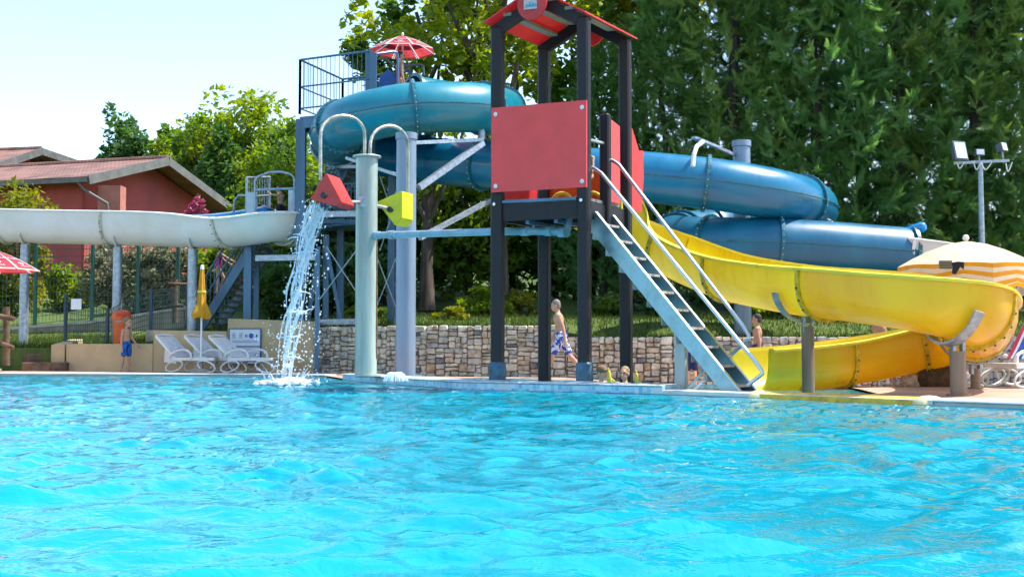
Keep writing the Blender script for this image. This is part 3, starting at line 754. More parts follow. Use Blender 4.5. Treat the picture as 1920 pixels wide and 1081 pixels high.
def yellow_slide():
    C = [(1098, 352, 16.95), (1168, 372, 17.55), (1250, 432, 17.5), (1350, 475, 16.5), (1470, 497, 15.1), (1600, 507, 13.9), (1715, 518, 13.05), (1795, 533, 12.85), (1828, 552, 13.3), (1838, 575, 14.4), (1812, 592, 15.6), (1765, 606, 16.2), (1640, 633, 16.3), (1520, 651, 16.0), (1405, 660, 15.6)]
    pts = []
    for px, py, D in C: pts.append(P(px, py, D - .38) + V(0, .38, 0))
    for i, (px, py, D) in enumerate(C): pts[i].x = (px - 960) / FPX * D
    path = resample(catmull(pts, 10), 110)[0]
    root = thing('yellow_body_slide', 'yellow open body slide curling in a hairpin down from the play tower', 'water slide', (pts[5].x, pts[5].y, 0))
    trough(root, path, .41, .56, M_yel, M_yelr, joints=(.13, .235, .39, .56, .70, .82, .90, .955), m_joint=mat('yellow_joint', (.62, .42, .02), .4, var=.2, vs=15), sections=[(0, .13, M_yel), (.13, .235, M_yel), (.235, .39, M_yel), (.39, .56, M_yel2), (.56, .70, M_yel3), (.70, .82, M_yel3), (.82, .90, M_yel3), (.90, .955, M_yel2), (.955, 1, M_yel)])
    # posts with cradle brackets
    def near(px, lo, hi):
        best = min(range(lo, hi), key=lambda i: abs(960 + path[i].x / path[i].y * FPX - px)); return best
    for px, lo, hi, w in ((1517, 25, 60, .075), (1792, 40, 66, .082), (1828, 70, 100, .06)):
        i = near(px, lo, hi); p = path[i]; e = (path[i + 1] - path[i - 1]).normalized(); x = e.cross(V(0, 0, 1)).normalized()
        zb = dz(p.x, p.y) if not in_poly(KIDS, [p.x], [p.y])[0] else -.5
        zt = p.z - .56 - .12
        po = part(root, 'support_post', MB().cyl((p.x, p.y, zb - .02), (p.x, p.y, zt), w, 20), M_brown, smooth=40)
        part(po, 'base_plate', MB().cyl((p.x, p.y, zb), (p.x, p.y, zb + .02), w * 1.5, 20), M_brown)
        part(po, 'fork', MB().box((p.x - .05, p.y, zt + .03), (.03, .10, .2)), M_galv); part(po, 'fork', MB().box((p.x + .05, p.y, zt + .03), (.03, .10, .2)), M_galv)
        y = x.cross(e).normalized(); arc = [p + x * (.48 * math.cos(a)) + y * (-.625 * max(0, math.sin(a)) ** .8) for a in np.linspace(R(22), R(158), 18)]
        mbk = MB(); pr = [(-.055, -.012), (.055, -.012), (.055, .012), (-.055, .012)]
        n = len(arc); vs = []
        for k in range(n):
            t = (arc[min(k + 1, n - 1)] - arc[max(k - 1, 0)]).normalized(); r = t.cross(e).normalized()
            for a_, b_ in pr: vs.append(arc[k] + e * a_ + r * b_)
        fs = [(k * 4 + q, k * 4 + (q + 1) % 4, k * 4 + 4 + (q + 1) % 4, k * 4 + 4 + q) for k in range(n - 1) for q in range(4)] + [(3, 2, 1, 0), tuple((n - 1) * 4 + q for q in range(4))]
        part(root, 'cradle_bracket', mbk.add(vs, fs), M_galv, smooth=40)
    return path
YPATH = yellow_slide()
# yellow foam edging along the splash lane
def foam_edge():
    a = Vector((*CF[4], .0)); b = Vector((*CF[5], .0)); e = (b - a).normalized(); n = Vector((-e.y, e.x, 0))
    root = thing('foam_edge', 'yellow foam edge pad along the pool rim below the yellow slide', 'edge pad', (a.x, a.y, 0))
    path = [a + e * .1 + n * .12, b - e * .12 + n * .12]
    pr = [(-.12, -.06), (.12, -.06), (.13, .0), (.12, .05), (.06, .075), (-.06, .075), (-.12, .05), (-.13, 0)]
    part(root, 'pad', MB().sweep(path, pr), mat('yellow_foam', (.74, .43, .04), .7, var=.2, vs=6), smooth=40)
    for p in path:
        part(root, 'end_cap', MB().ell(p + V(0, 0, .01), (.17, .15, .085), 14, 8), mat('pale_foam', (.66, .56, .30), .7, var=.15), smooth=True)
foam_edge()

# ------------------------------------------------------------------ blue tube slide
def tube_slide():
    C = [(775, 184, 27.6), (855, 196, 28.1), (925, 205, 27.3), (938, 209, 26.0), (888, 202, 24.7), (770, 203, 24.2), (672, 223, 24.5), (628, 247, 25.6), (640, 266, 27.0), (710, 286, 27.4), (800, 300, 26.8), (900, 308, 25.9), (1050, 320, 24.9), (1200, 331, 24.2), (1350, 347, 23.9), (1460, 366, 24.2), (1522, 386, 25.4), (1512, 404, 26.9), (1430, 420, 27.9), (1340, 432, 28.0), (1275, 441, 27.0), (1268, 449, 25.6), (1330, 454, 24.6), (1430, 456, 24.2), (1560, 463, 24.2), (1702, 474, 24.4)]
    pts = [P(*c) for c in C]; path, L = resample(catmull(pts, 12), 300); r = .505
    root = thing('blue_tube_slide', 'long blue enclosed tube slide looping in wide bends on steel columns', 'water slide', (pts[13].x, pts[13].y, 0))
    def frame(i):
        t = (path[min(i + 1, len(path) - 1)] - path[max(i - 1, 0)]).normalized(); x = t.cross(V(0, 0, 1)).normalized(); return t, x, x.cross(t).normalized()
    npr = 32; prof = [(r * math.cos(2 * math.pi * k / npr), r * math.sin(2 * math.pi * k / npr)) for k in range(npr)]
    # separate moulded sections between flanges
    pos = [0, 13, 27, 42, 56, 73, 88, 99, 110, 124, 138, 152, 167, 188, 206, 219, 229, 240, 252, 264, 276, 299]
    i0 = 0
    pr2 = [(x * .97, y * .97) for x, y in prof]
    for a, b in zip(pos, pos[1:]):
        mb = MB().sweep(path[a:b + 1], prof, cap=False); mb.sweep(path[a:b + 1], pr2, cap=False)
        part(root, 'tube_section', mb, M_teal if b <= 99 else (M_blue if b <= 219 else M_navy), smooth=60)
        sm = MB()
        for s in (-1, 1):
            sm.sweep(path[a:b + 1], [(s * (r - .005), .012), (s * (r + .022), .012), (s * (r + .022), -.012), (s * (r - .005), -.012)])
        part(root, 'seam_strip', sm, M_flange, smooth=30)
    for i in pos:
        t, x, y = frame(i); c = path[i]; mb = MB()
        ring = [c + t * dt + (x * math.cos(a) + y * math.sin(a)) * rr for dt, rr in ((-.035, r - .01), (-.035, r + .06), (.035, r + .06), (.035, r - .01)) for a in [2 * math.pi * k / 32 for k in range(32)]]
        fs = [(q * 32 + k, q * 32 + (k + 1) % 32, ((q + 1) % 4) * 32 + (k + 1) % 32, ((q + 1) % 4) * 32 + k) for q in range(4) for k in range(32)]
        fl = part(root, 'flange', mb.add(ring, fs), M_flange, smooth=30)
        bl = MB()
        for k in range(28):
            a = 2 * math.pi * k / 28
            bl.ell(c + (x * math.cos(a) + y * math.sin(a)) * (r + .062), .014, 5, 4)
        part(fl, 'bolts', bl, M_bolt, kind='stuff')
    # columns with arms
    cols = []
    for px, ytop, D, rr, zb in ((762, 252, 25.2, .19, None), (1390, 266, 25.9, .185, None)):
        tp = P(px, ytop, D); zb = tz(tp.x, D) - .1 if D > wallD(tp.x) else dz(tp.x, D)
        if px == 762: tp = P(px, ytop, 23.2); D = 23.2; zb = dz(tp.x, D)
        co = part(root, 'column', MB().cyl((tp.x, D, zb - .05), (tp.x, D, tp.z), rr, 28), M_bcol, smooth=40)
        part(co, 'column_cap', MB().lathe([(.01, .02), (rr + .02, .02), (rr + .02, -.1), (rr + .002, -.12)], (tp.x, D, tp.z), 28), M_bcol, smooth=40)
        part(co, 'base_flange', MB().cyl((tp.x, D, zb), (tp.x, D, zb + .025), rr + .12, 24), M_bcol)
        cols.append(tp)
    def arm(p, q, w=.09, nm='arm'): part(root, nm, MB().bar(p, q, w, w), M_galv)
    arm(P(785, 352, 23.3), P(905, 268, 24.6), .11); arm(P(770, 268, 23.3), P(905, 262, 24.6), .07)
    arm(P(787, 446, 23.3), P(918, 376, 25.0), .09)
    part(root, 'hanger_post', MB().cyl(P(903, 262, 24.7), P(903, 235, 24.7), .07, 12), M_galv)
    # top hanger from the far column to the long straight
    a = P(1303, 262, 24.0); part(root, 'hanger_arm', MB().bar(P(1376, 290, 25.8), a + V(.1, 0, .0), .06, .06), M_galv)
    part(root, 'hanger_arm', MB().bar(P(1300, 258, 24.0), P(1345, 276, 24.5), .10, .05), M_galv)
    part(root, 'hanger_hook', MB().tube([P(1318, 266, 23.7), P(1306, 275, 23.5), P(1301, 290, 23.42), P(1299, 312, 23.36)], .045, 10), M_whitep, smooth=True)
    arm(P(1400, 410, 25.7), P(1440, 428, 25.2), .07); arm(P(1555, 412, 25.4), P(1562, 420, 25.2), .05)
    # cradle and strut under the first left bend
    i = 88; t, x, y = frame(i); arc = [path[i] + (x * math.cos(a) + y * math.sin(a)) * (r + .10) for a in np.linspace(R(190), R(350), 16)]
    part(root, 'cradle', MB().tube(arc, .035, 8), M_galv, smooth=True)
    arm(arc[8], P(690, 312, 24.4), .07); arm(P(650, 296, 25.0), P(752, 330, 23.4), .06)
    return path
TPATH = tube_slide()
# white open run-out joined on the far right
def runout():
    C = [(1699, 452, 24.4), (1780, 462, 24.2), (1870, 476, 23.9), (1960, 500, 23.4), (2060, 540, 22.6), (2160, 590, 21.8)]
    path = resample(catmull([P(*c) for c in C], 8), 40)[0]
    root = thing('white_runout_slide', 'white open slide trough with blue lining running out behind the striped parasol', 'water slide', (path[0].x, path[0].y, 0))
    trough(root, path, .50, .62, M_wslide, M_whitep, joints=(.02, .5), inner=M_bluei)
    mb = MB().tube(catmull([P(1703, 440, 24.3), P(1720, 428, 24.2), P(1736, 425, 24.1)], 5), [.12, .13, .13, .12, .11, .1, .1, .11, .10, .09, .06], 8)
    part(root, 'splash_flap', mb, M_bluei, smooth=True)
    for k in (12, 30):
        p = path[k]; zg = tz(p.x, p.y) if p.y > wallD(p.x) else dz(p.x, p.y)
        part(root, 'support_post', MB().cyl((p.x, p.y, zg), (p.x, p.y, p.z - .6), .09, 16), M_bcol, smooth=True)
runout()

# ------------------------------------------------------------------ white open slide on the left
def white_slide():
    C = [(556, 398, 27.2), (540, 396, 26.4), (505, 393, 25.9), (455, 400, 26.0), (410, 404, 26.4), (350, 404, 26.9), (250, 402, 27.4), (120, 400, 27.9), (0, 397, 28.4), (-140, 392, 29), (-320, 384, 29.8)]
    path = resample(catmull([P(*c) for c in C], 8), 90)[0]
    root = thing('white_open_slide', 'weathered white open slide trough with blue lining crossing the left side', 'water slide', (path[40].x, path[40].y, 0))
    trough(root, path, .46, .70, M_wslide, M_whitep, joints=(.04, .075, .19, .42, .62, .80), m_joint=mat('cream_joint', (.50, .46, .34), .5, var=.25, vs=10), inner=M_bluei, tilt=[.30 * math.exp(-((i - 13) / 9.0) ** 2) for i in range(90)])
    for px, zoff in ((40, 0), (216, 0), (362, 0), (-150, 0)):
        i = min(range(len(path)), key=lambda i: abs(960 + path[i].x / path[i].y * FPX - px)); p = path[i]
        zg = (tz(p.x, p.y) if p.y > wallD(p.x) else dz(p.x, p.y)) - .05
        po = part(root, 'support_post', MB().cyl((p.x, p.y, zg), (p.x, p.y, p.z - .74), .105, 20), M_galv, smooth=True)
        arc = [p + V(0, 0, 0) + Vector((0, .5 * math.cos(a), -.74 * abs(math.sin(a)) ** .8)) for a in np.linspace(R(40), R(140), 10)]
        part(po, 'saddle', MB().tube(arc, .03, 8), M_wslide, smooth=True)
    return path
WPATH = white_slide()
# ------------------------------------------------------------------ bucket column
def bucket_column():
    tp = P(688, 296, 18.9); x, y = tp.x, 18.9
    root = thing('bucket_column', 'tall pale green column with two arched pipes holding tipping buckets', 'column', (x, y, .1))
    c = part(root, 'shaft', MB().cyl((x, y, .1), (x, y, tp.z), .168, 32), M_gcol, smooth=40)
    part(root, 'cap_plate', MB().lathe([(.01, 0), (.215, 0), (.225, .015), (.215, .03), (.01, .035)], (x, y, tp.z), 32), M_gcol, smooth=30)
    part(root, 'base_plate', MB().cyl((x, y, .118), (x, y, .14), .24, 28), M_gcol)
    m = mat('dull_steel_pipe', (.42, .40, .34), .35, metal=.5, var=.2, vs=10)
    def arch(p0, p1, top, D0, D1, nm):
        (x0, y0), (x1, y1) = p0, p1; pl = [P(x0, y0, D0)]
        for t in np.linspace(0, math.pi, 15):
            px = (x0 + x1) / 2 + (x0 - x1) / 2 * math.cos(t); h = (y0 + (y1 - y0) * (t / math.pi)); k = math.sin(t) ** .75
            pl.append(P(px, (260 if nm else 280) * (1 - k) + top * k if t > 0 else (260 if nm else 280), D0 + (D1 - D0) * t / math.pi))
        pl.append(P(x1, y1, D1)); part(root, 'arched_pipe', MB().tube(pl, .026, 10), m, smooth=True)
    arch((684, 296), (601, 338), 217, 18.9, 18.3, 1); arch((694, 296), (765, 372), 236, 18.9, 19.5, 0)
    for (xa, ya, Da, xb, yb, Db) in ((680, 379, 18.8, 640, 378, 18.4), (700, 384, 18.95, 742, 394, 19.3)):
        a = P(xa, ya, Da); b = P(xb, yb, Db); part(root, 'bucket_axle', MB().cyl(a, b, .028, 12), m, smooth=True)
    pl = P(679, 378, 18.74); part(root, 'axle_plate', MB().box(pl, (.13, .02, .16)), M_galv)
    rs = MB().tube([P(706, 432 + k * 30, 18.86) for k in range(9)], [.012, .018, .02, .015, .02, .014, .018, .012, .006], 6)
    part(root, 'rust_streak', rs, mat('rust', (.22, .12, .05), .9, var=.3, vs=20))
bucket_column()
def bucket(name, front, D, depth, m, label, axle):
    f = [P(px, py, D) for px, py in front]; c = sum(f, Vector()) / len(f)
    root = thing(name, label, 'water bucket', tuple(c)); n = len(f); off = depth
    # tapered tray with an open mouth: wedge sides and floor plates
    b = [p + off for p in f]
    part(root, 'side_plate', MB().prism(f, off.normalized() * .012), m); part(root, 'side_plate', MB().prism(b, -off.normalized() * .012), m)
    for i in range(n):
        if i == axle[2]: continue
        j = (i + 1) % n; e = (f[j] - f[i]).cross(off).normalized() * .012
        part(root, 'shell_plate', MB().prism([f[i] + off * .02, f[j] + off * .02, b[j] - off * .02, b[i] - off * .02], e), m)
    a = P(axle[0], axle[1], D); part(root, 'axle_cap', MB().cyl(a, a - off.normalized() * .05, .045, 14), mat('black_rubber', (.02, .02, .02), .5), smooth=True)
# the red one is tipped and pouring, the yellow one still fills
bucket('tipping_bucket', [(582, 373), (611, 326), (639, 379), (629, 386)], 18.15, Vector((.15, .36, -.02)), M_redb, 'red wedge-shaped bucket tipped over and pouring water', (609, 366, 3))
bucket('tipping_bucket', [(708, 378), (752, 358), (752, 408), (741, 421)], 19.15, Vector((.15, .38, 0)), M_yelb, 'lime yellow bucket hanging upright right of the pale green column', (733, 393, 0))

# pale pipe from the column to the play tower
def feed_pipe():
    pl = [P(703, 441, 18.8), P(930, 434, 16.5), P(1030, 433, 16.2), P(1056, 435, 16.1)]
    root = thing('feed_pipe', 'pale blue horizontal water pipe between green column and play tower', 'pipe', tuple(pl[0]))
    part(root, 'pipe_run', MB().tube(resample(pl, 12)[0] + [P(1064, 428, 16.1), P(1066, 412, 16.1), P(1066, 398, 16.1)], .052, 16), M_pipe, smooth=40)
    for t0, r in ((pl[0].lerp(pl[1], .02), .062), (pl[0].lerp(pl[1], .16), .066), (pl[1].lerp(pl[2], .55), .062), (pl[2], .066), (pl[3], .068)):
        e = (pl[1] - pl[0]).normalized(); part(root, 'pipe_collar', MB().cyl(t0 - e * .07, t0 + e * .07, r, 18), M_pipe, smooth=40)
    part(root, 'pipe_clip', MB().box(P(1000, 424, 16.3), (.03, .05, .14)), M_galv)
feed_pipe()

# ------------------------------------------------------------------ steel stair tower behind
def railing(root, a, b, h, nbal, m=M_bsteel, mid=True, post=.03, zlow=.12):
    a = Vector(a); b = Vector(b)
    part(root, 'top_rail', MB().tube([a + V(0, 0, h), b + V(0, 0, h)], .024, 8), m, smooth=True)
    if mid: part(root, 'mid_rail', MB().tube([a + V(0, 0, h * .5), b + V(0, 0, h * .5)], .018, 6), m)
    part(root, 'low_rail', MB().tube([a + V(0, 0, zlow), b + V(0, 0, zlow)], .018, 6), m)
    for p in (a, b): part(root, 'rail_post', MB().box(p + V(0, 0, h / 2), (.05, .05, h)), m)
    mb = MB()
    for k in range(1, nbal):
        p = a.lerp(b, k / nbal); mb.box(p + V(0, 0, (h + zlow) / 2), (.012, .012, h - zlow))
    part(root, 'balusters', mb, m, kind='stuff')
def steel_tower():
    A = P(562, 214, 26.0); z = A.z
    Bx = P(695, 208, 25.2); Bx.z = z; Cx = P(642, 236, 27.9); Cx.z = z; E = Bx + (Cx - A)
    root = thing('slide_tower', 'blue steel stair tower with railed platform at the tube slide start', 'tower', (A.x, A.y, 1))
    part(root, 'platform', MB().prism([p + V(0, 0, -.12) for p in (A, Bx, E, Cx)], (0, 0, .06)), M_bsteel)
    for a, b in ((A, Bx), (Bx, E), (E, Cx), (Cx, A)):
        part(root, 'platform_beam', MB().bar(a + V(0, 0, -.22), b + V(0, 0, -.22), .10, .2), M_bsteel)
    F = Bx + (Bx - A) * .62; G = E + (E - Cx) * .62
    part(root, 'start_platform', MB().prism([p + V(0, 0, -.10) for p in (Bx, F, G, E)], (0, 0, .05)), M_bsteel)
    for a, b in ((Bx, F), (F, G)): part(root, 'platform_beam', MB().bar(a + V(0, 0, -.2), b + V(0, 0, -.2), .08, .16), M_bsteel)
    railing(root, A, Bx, 1.17, 16); railing(root, A, Cx, 1.17, 13); railing(root, Cx, E, 1.17, 12)
    # tall gate posts and looped hand hoops
    for px, D, yt in ((690, 25.3, 100), (702, 25.25, 100)):
        t = P(px, yt, D); part(root, 'gate_post', MB().box((t.x, D, (z - .2 + t.z) / 2), (.10, .10, t.z - z + .2)), M_bsteel)
    part(root, 'hand_hoop', MB().tube([P(704, 102, 25.3), P(736, 97, 25.5), P(744, 99, 25.6), P(746, 108, 25.6), P(746, 160, 25.6)], .03, 8), M_bsteel, smooth=True)
    part(root, 'hand_hoop', MB().tube([P(756, 124, 26.6), P(788, 121, 26.6), P(794, 124, 26.6), P(795, 142, 26.6)], .025, 8), M_bsteel, smooth=True)
    part(root, 'hand_hoop', MB().tube([P(704, 112, 26.8), P(722, 110, 26.8), P(742, 124, 26.8), P(770, 134, 26.8)], .02, 8), M_bsteel, smooth=True)
    bd = [P(709, 166, 26.2), P(746, 166, 26.2), P(746, 144, 26.2), P(728, 129, 26.2), P(712, 144, 26.2)]
    part(root, 'start_board', MB().prism(bd, (0, .04, 0)), mat('blue_board', (.015, .09, .32), .45, var=.1))
    # columns
    def col(px, ytop, D, w, zb=None, nm='column'):
        t = P(px, ytop, D); g = zb if zb is not None else tz(t.x, D)
        part(root, nm, MB().box((t.x, D, (t.z + g - .3) / 2), (w, w, t.z - g + .3)), M_bsteel)
    col(565, 225, 26.0, .20); col(640, 255, 27.8, .15); col(697, 225, 25.35, .16, 1.0); col(735, 240, 27.2, .15); col(612, 440, 26.6, .12)
    col(596, 468, 25.0, .09, .0)
    # bracing
    for x0, y0, x1, y1, D, w in ((600, 250, 668, 400, 26.6, .03), (668, 250, 600, 400, 26.8, .03), (612, 462, 690, 580, 26.0, .02), (690, 440, 570, 600, 26.1, .02), (712, 330, 760, 470, 26.1, .02), (760, 330, 712, 470, 26.2, .02), (706, 480, 748, 590, 26.1, .02), (748, 470, 700, 590, 26.2, .02), (598, 462, 578, 602, 26.2, .08), (612, 462, 640, 602, 26.2, .08), (660, 300, 602, 418, 26.9, .05)):
        part(root, 'brace', MB().bar(P(x0, y0, D), P(x1, y1, D), w, w), M_galv if w < .03 else M_bsteel)
    # landings and flights (each tread a piece)
    def landing(x0, x1, y, D0, D1):
        a = P(x0, y, D0); b = P(x1, y, D0); a.z = b.z = (a.z + b.z) / 2; dd = V(0, D1 - D0, 0)
        part(root, 'landing', MB().prism([a, b, b + dd, a + dd], (0, 0, .08)), M_bsteel); return a, b, dd
    def flight(p, q, wv, n, m_t):
        p = Vector(p); q = Vector(q); wv = Vector(wv)
        for w in (Vector(), wv): part(root, 'stringer', MB().bar(p + w, q + w, .05, .22), M_bsteel)
        for k in range(n):
            c = p.lerp(q, (k + .5) / n); s = Vector((q.x - p.x, q.y - p.y, 0)).normalized() * .13
            part(root, 'tread', MB().prism([c - s, c + s, c + s + wv, c - s + wv], (0, 0, .03)), m_t)
        for w in (Vector(), wv):
            part(root, 'handrail', MB().tube([p + w + V(0, 0, 1.0), q + w + V(0, 0, 1.0)], .025, 8), M_bsteel, smooth=True)
            part(root, 'handrail', MB().tube([p + w + V(0, 0, .55), q + w + V(0, 0, .55)], .018, 8), M_bsteel, smooth=True)
            bl = MB()
            for k in range(1, 14):
                c = p.lerp(q, k / 14) + w; bl.box(c + V(0, 0, .5), (.012, .012, 1.0))
            part(root, 'balusters', bl, M_bsteel, kind='stuff')
    Mt = mat('grating', (.30, .33, .34), .5, metal=.5, var=.2, vs=10)
    # lower flight on the left, seen with the woman climbing
    gz = tz(P(385, 600, 27.8).x, 27.8)
    flight((P(372, 600, 27.6).x, 27.6, gz), P(476, 456, 26.9), (.15, 1.1, 0), 15, Mt)
    landing(470, 600, 440, 26.3, 28.2); a = P(480, 433, 26.2)
    landing(592, 690, 418, 26.4, 28.2)
    b0 = P(690, 415, 27.0); flight(P(600, 405, 26.9), P(668, 262, 27.1), (.1, .9, 0), 14, Mt)
    railing(root, P(600, 434, 26.4), P(690, 428, 26.4), 1.0, 14); railing(root, P(612, 400, 28.0), P(690, 398, 28.0), 1.0, 12)
    col(466, 440, 26.4, .16); col(482, 445, 27.8, .12); col(408, 520, 27.9, .07)
    for y in (402, 484, 604): part(root, 'cross_beam', MB().bar(P(480 if y == 484 else 600, y, 25.9), P(700 if y != 484 else 600, y - 2, 25.7), .09, .12), M_galv)
steel_tower()
def white_slide_start():
    D = 26.0
    root = thing('slide_start_gate', 'small railed launch landing with arched grab bar at the white slide top', 'gate', tuple(P(505, 432, D)))
    a = P(455, 436, 26.75); b = P(560, 436, 26.75); b.z = a.z
    part(root, 'landing', MB().prism([a, b, b + V(0, .9, 0), a + V(0, .9, 0)], (0, 0, .07)), M_bsteel)
    for px0, px1, yt in ((462, 480, 360), (540, 554, 356)):
        p = P(px0, 430, D); q = P(px1, 430, D); t = P(px0, yt, D)
        part(root, 'side_board', MB().prism([p, q, V(q.x, q.y, t.z), V(p.x, p.y, t.z)], (0, .04, 0)), mat('pale_board', (.45, .52, .56), .5))
    part(root, 'arched_bar', MB().tube([P(478, 400, D), P(478, 338, D), P(484, 331, D), P(505, 323, D), P(528, 322, D), P(546, 327, D), P(552, 334, D), P(552, 400, D)], .025, 8), M_galv, smooth=True)
    part(root, 'cross_bar', MB().tube([P(478, 356, D), P(556, 353, D)], .025, 8), M_galv, smooth=True)
    railing(root, P(462, 404, 26.3), P(505, 400, 27.4), .82, 9, M_galv)
    part(root, 'hand_hoop', MB().tube([P(438, 400, 26.6), P(440, 376, 26.5), P(447, 366, 26.4), P(462, 366, 26.3)], .022, 8), M_galv, smooth=True)
white_slide_start()

# ------------------------------------------------------------------ houses
def roof_mat():
    if 'roof_tiles' in MATS: return MATS['roof_tiles']
    m = mat('roof_tiles', (.20, .10, .075), .8, var=.25, vs=1.2)
    N = m.node_tree.nodes; L = m.node_tree.links; tc = N.new('ShaderNodeTexCoord'); w = N.new('ShaderNodeTexWave'); w.inputs['Scale'].default_value = 2.4; w.bands_direction = 'X'; w.inputs['Distortion'].default_value = .8
    mp = N.new('ShaderNodeMapping'); mp.inputs['Rotation'].default_value = (0, 0, -.31); L.new(tc.outputs['Object'], mp.inputs[0]); L.new(mp.outputs[0], w.inputs['Vector'])
    bp = N.new('ShaderNodeBump'); bp.inputs['Strength'].default_value = .22; bp.inputs['Distance'].default_value = .03; L.new(w.outputs['Fac'], bp.inputs['Height']); L.new(bp.outputs[0], N['Principled BSDF'].inputs['Normal'])
    return m
M_rwall = mat('red_render', (.42, .075, .07), .9, var=.12, vs=.6, bump=.2, bs=10)
M_fascia = mat('grey_fascia', (.13, .13, .12), .6, var=.15)
def house(name, label, Lc, Rc, apex, length, extra):
    Lc, Rc, ap = Vector(Lc), Vector(Rc), Vector(apex)
    root = thing(name, label, 'house', (Lc.x, Lc.y, tz(Lc.x, Lc.y) - .3)); zb = 1.2
    w = Vector((Rc.x - Lc.x, Rc.y - Lc.y, 0)); wn_ = w.normalized(); ax = Vector((-wn_.y, wn_.x, 0))     # ax runs back along the ridge
    if ax.x > 0: ax = -ax
    mid = (Lc + Rc) / 2; rp = V(mid.x, mid.y, ap.z); ze = Lc.z
    i = .75                                                                                             # eaves overhang
    a = Lc + wn_ * i + ax * .8; b = Rc - wn_ * i + ax * .8; g = rp + ax * .8
    sl = (rp.z - ze) / (w.length / 2); zi = ze + sl * i - .1
    part(root, 'gable_wall', MB().prism([V(a.x, a.y, zb), V(b.x, b.y, zb), V(b.x, b.y, zi), V(g.x, g.y, rp.z - .12), V(a.x, a.y, zi)], ax * .3), M_rwall)
    for p, s in ((a, 1), (b, -1)):
        q = p + ax * length; part(root, 'side_wall', MB().prism([V(p.x, p.y, zb) + ax * .3, V(q.x, q.y, zb), V(q.x, q.y, zi), V(p.x, p.y, zi) + ax * .3], wn_ * s * .3), M_rwall)
    for e in (Lc, Rc):
        e1 = e + ax * (length + .8); r1 = rp + ax * (length + .8)
        part(root, 'roof_slope', MB().prism([e, rp, r1, e1], (0, 0, .12)), roof_mat())
        part(root, 'verge_board', MB().bar(e - ax * .03 + V(0, 0, .0), rp - ax * .03 + V(0, 0, .0), .06, .30), M_fascia)
        part(root, 'gutter', MB().bar(e - V(0, 0, .0), e1 - V(0, 0, .0), .14, .14), M_fascia)
    part(root, 'ridge_cap', MB().tube([rp + V(0, 0, .12), rp + ax * (length + .8) + V(0, 0, .12)], .11, 8), roof_mat())
    if extra:
        p = a + ax * .05; part(root, 'corner_pier', MB().box((Lc.x + .35 + .15, Lc.y + .9, (zb + ze) / 2 - .1), (.75, .6, ze - zb)), mat('salmon_render', (.42, .15, .11), .9, var=.1))
        part(root, 'downpipe', MB().tube([Lc + ax * .4 + V(0, 0, -.05), Lc + ax * .3 + V(.1, .1, -.3), Lc + V(.55, .3, -.75), Lc + V(.6, .3, -1.2), Lc + V(.6, .3, -4)], .05, 8), M_fascia, smooth=True)
        w0 = a + ax * 1.9; part(root, 'wall_lamp', MB().ell((w0.x, w0.y - .32, ze - 1.55), (.16, .12, .09), 12, 6), mat('lamp_glass', (.4, .45, .45), .3), smooth=True)
        part(root, 'wall_lamp_bracket', MB().box((w0.x, w0.y - .2, ze - 1.45), (.3, .2, .05)), M_fascia)
house('red_house', 'red rendered house with low gable roof behind the white slide', P(165, 337, 40), P(437, 393, 48.6), P(325, 300, 44), 14, True)
house('red_house', 'higher red house at the far left whose gable peeks over the nearer roof', P(-60, 330, 47.5), P(190, 322, 57), P(124, 282, 52), 12, False)

# ------------------------------------------------------------------ fences, steps and ramp on the left
M_green = mat('green_post', (.012, .10, .075), .45, var=.12)
M_wire = mat('dark_wire', (.03, .07, .06), .5)
def low_ramp_wall():
    a = P(-60, 625, 31.0); b = P(170, 606, 31.0); c = P(345, 580, 31.0)
    mb = MB()
    vs = []
    for p in (a, b, c): vs += [V(p.x, p.y, .2), V(p.x, p.y, p.z), V(p.x, p.y + .45, p.z + .02), V(p.x, p.y + .45, .2)]
    mb.add(vs, [(k * 4 + q, k * 4 + (q + 1) % 4, k * 4 + 4 + (q + 1) % 4, k * 4 + 4 + q) for k in range(2) for q in range(4)] + [(3, 2, 1, 0), (8, 9, 10, 11)])
    root = thing('ramp_wall', 'low stained concrete wall climbing beside the path under the tall green fence', 'wall', (b.x, b.y, .5))
    part(root, 'wall_body', mb, M_conc)
    mb = MB(); vs = []
    for p in (a, b, c): vs += [V(p.x, p.y - .03, p.z + .004), V(p.x, p.y - .03, p.z + .07), V(p.x, p.y + .5, p.z + .08), V(p.x, p.y + .5, p.z + .014)]
    mb.add(vs, [(k * 4 + q, k * 4 + (q + 1) % 4, k * 4 + 4 + (q + 1) % 4, k * 4 + 4 + q) for k in range(2) for q in range(4)] + [(3, 2, 1, 0), (8, 9, 10, 11)])
    part(root, 'wall_capping', mb, mat('pale_concrete', (.46, .43, .38), .85, var=.15, vs=3))
    vs = []; mb = MB()
    for p in (a, b, c): vs += [V(p.x, p.y + .52, p.z + .05), V(p.x, p.y + 2.2, p.z + .25)]
    mb.add(vs, [(0, 2, 3, 1), (2, 4, 5, 3)]); struct('upper_path', mb, mat('path_grey', (.42, .40, .36), .9, var=.12, vs=2, bump=.2))
    return a, b, c
RA, RB, RC = low_ramp_wall()
def wire_panel(root, p, q, z0p, z0q, z1p, z1q, step=.055, hw=8, r=.004):
    mb = MB(); L = (Vector((q[0], q[1], 0)) - Vector((p[0], p[1], 0))).length; n = int(L / step)
    def pt(t, s): x = p[0] + (q[0] - p[0]) * t; y = p[1] + (q[1] - p[1]) * t; a = z0p + (z0q - z0p) * t; b = z1p + (z1q - z1p) * t; return V(x, y, a + (b - a) * s)
    for k in range(1, n): mb.bar(pt(k / n, 0), pt(k / n, 1), r * 2, r * 2)
    for k in range(hw + 1): mb.bar(pt(0, k / hw), pt(1, k / hw), r * 3, r * 3)
    part(root, 'wire_panel', mb, M_wire, kind='stuff')
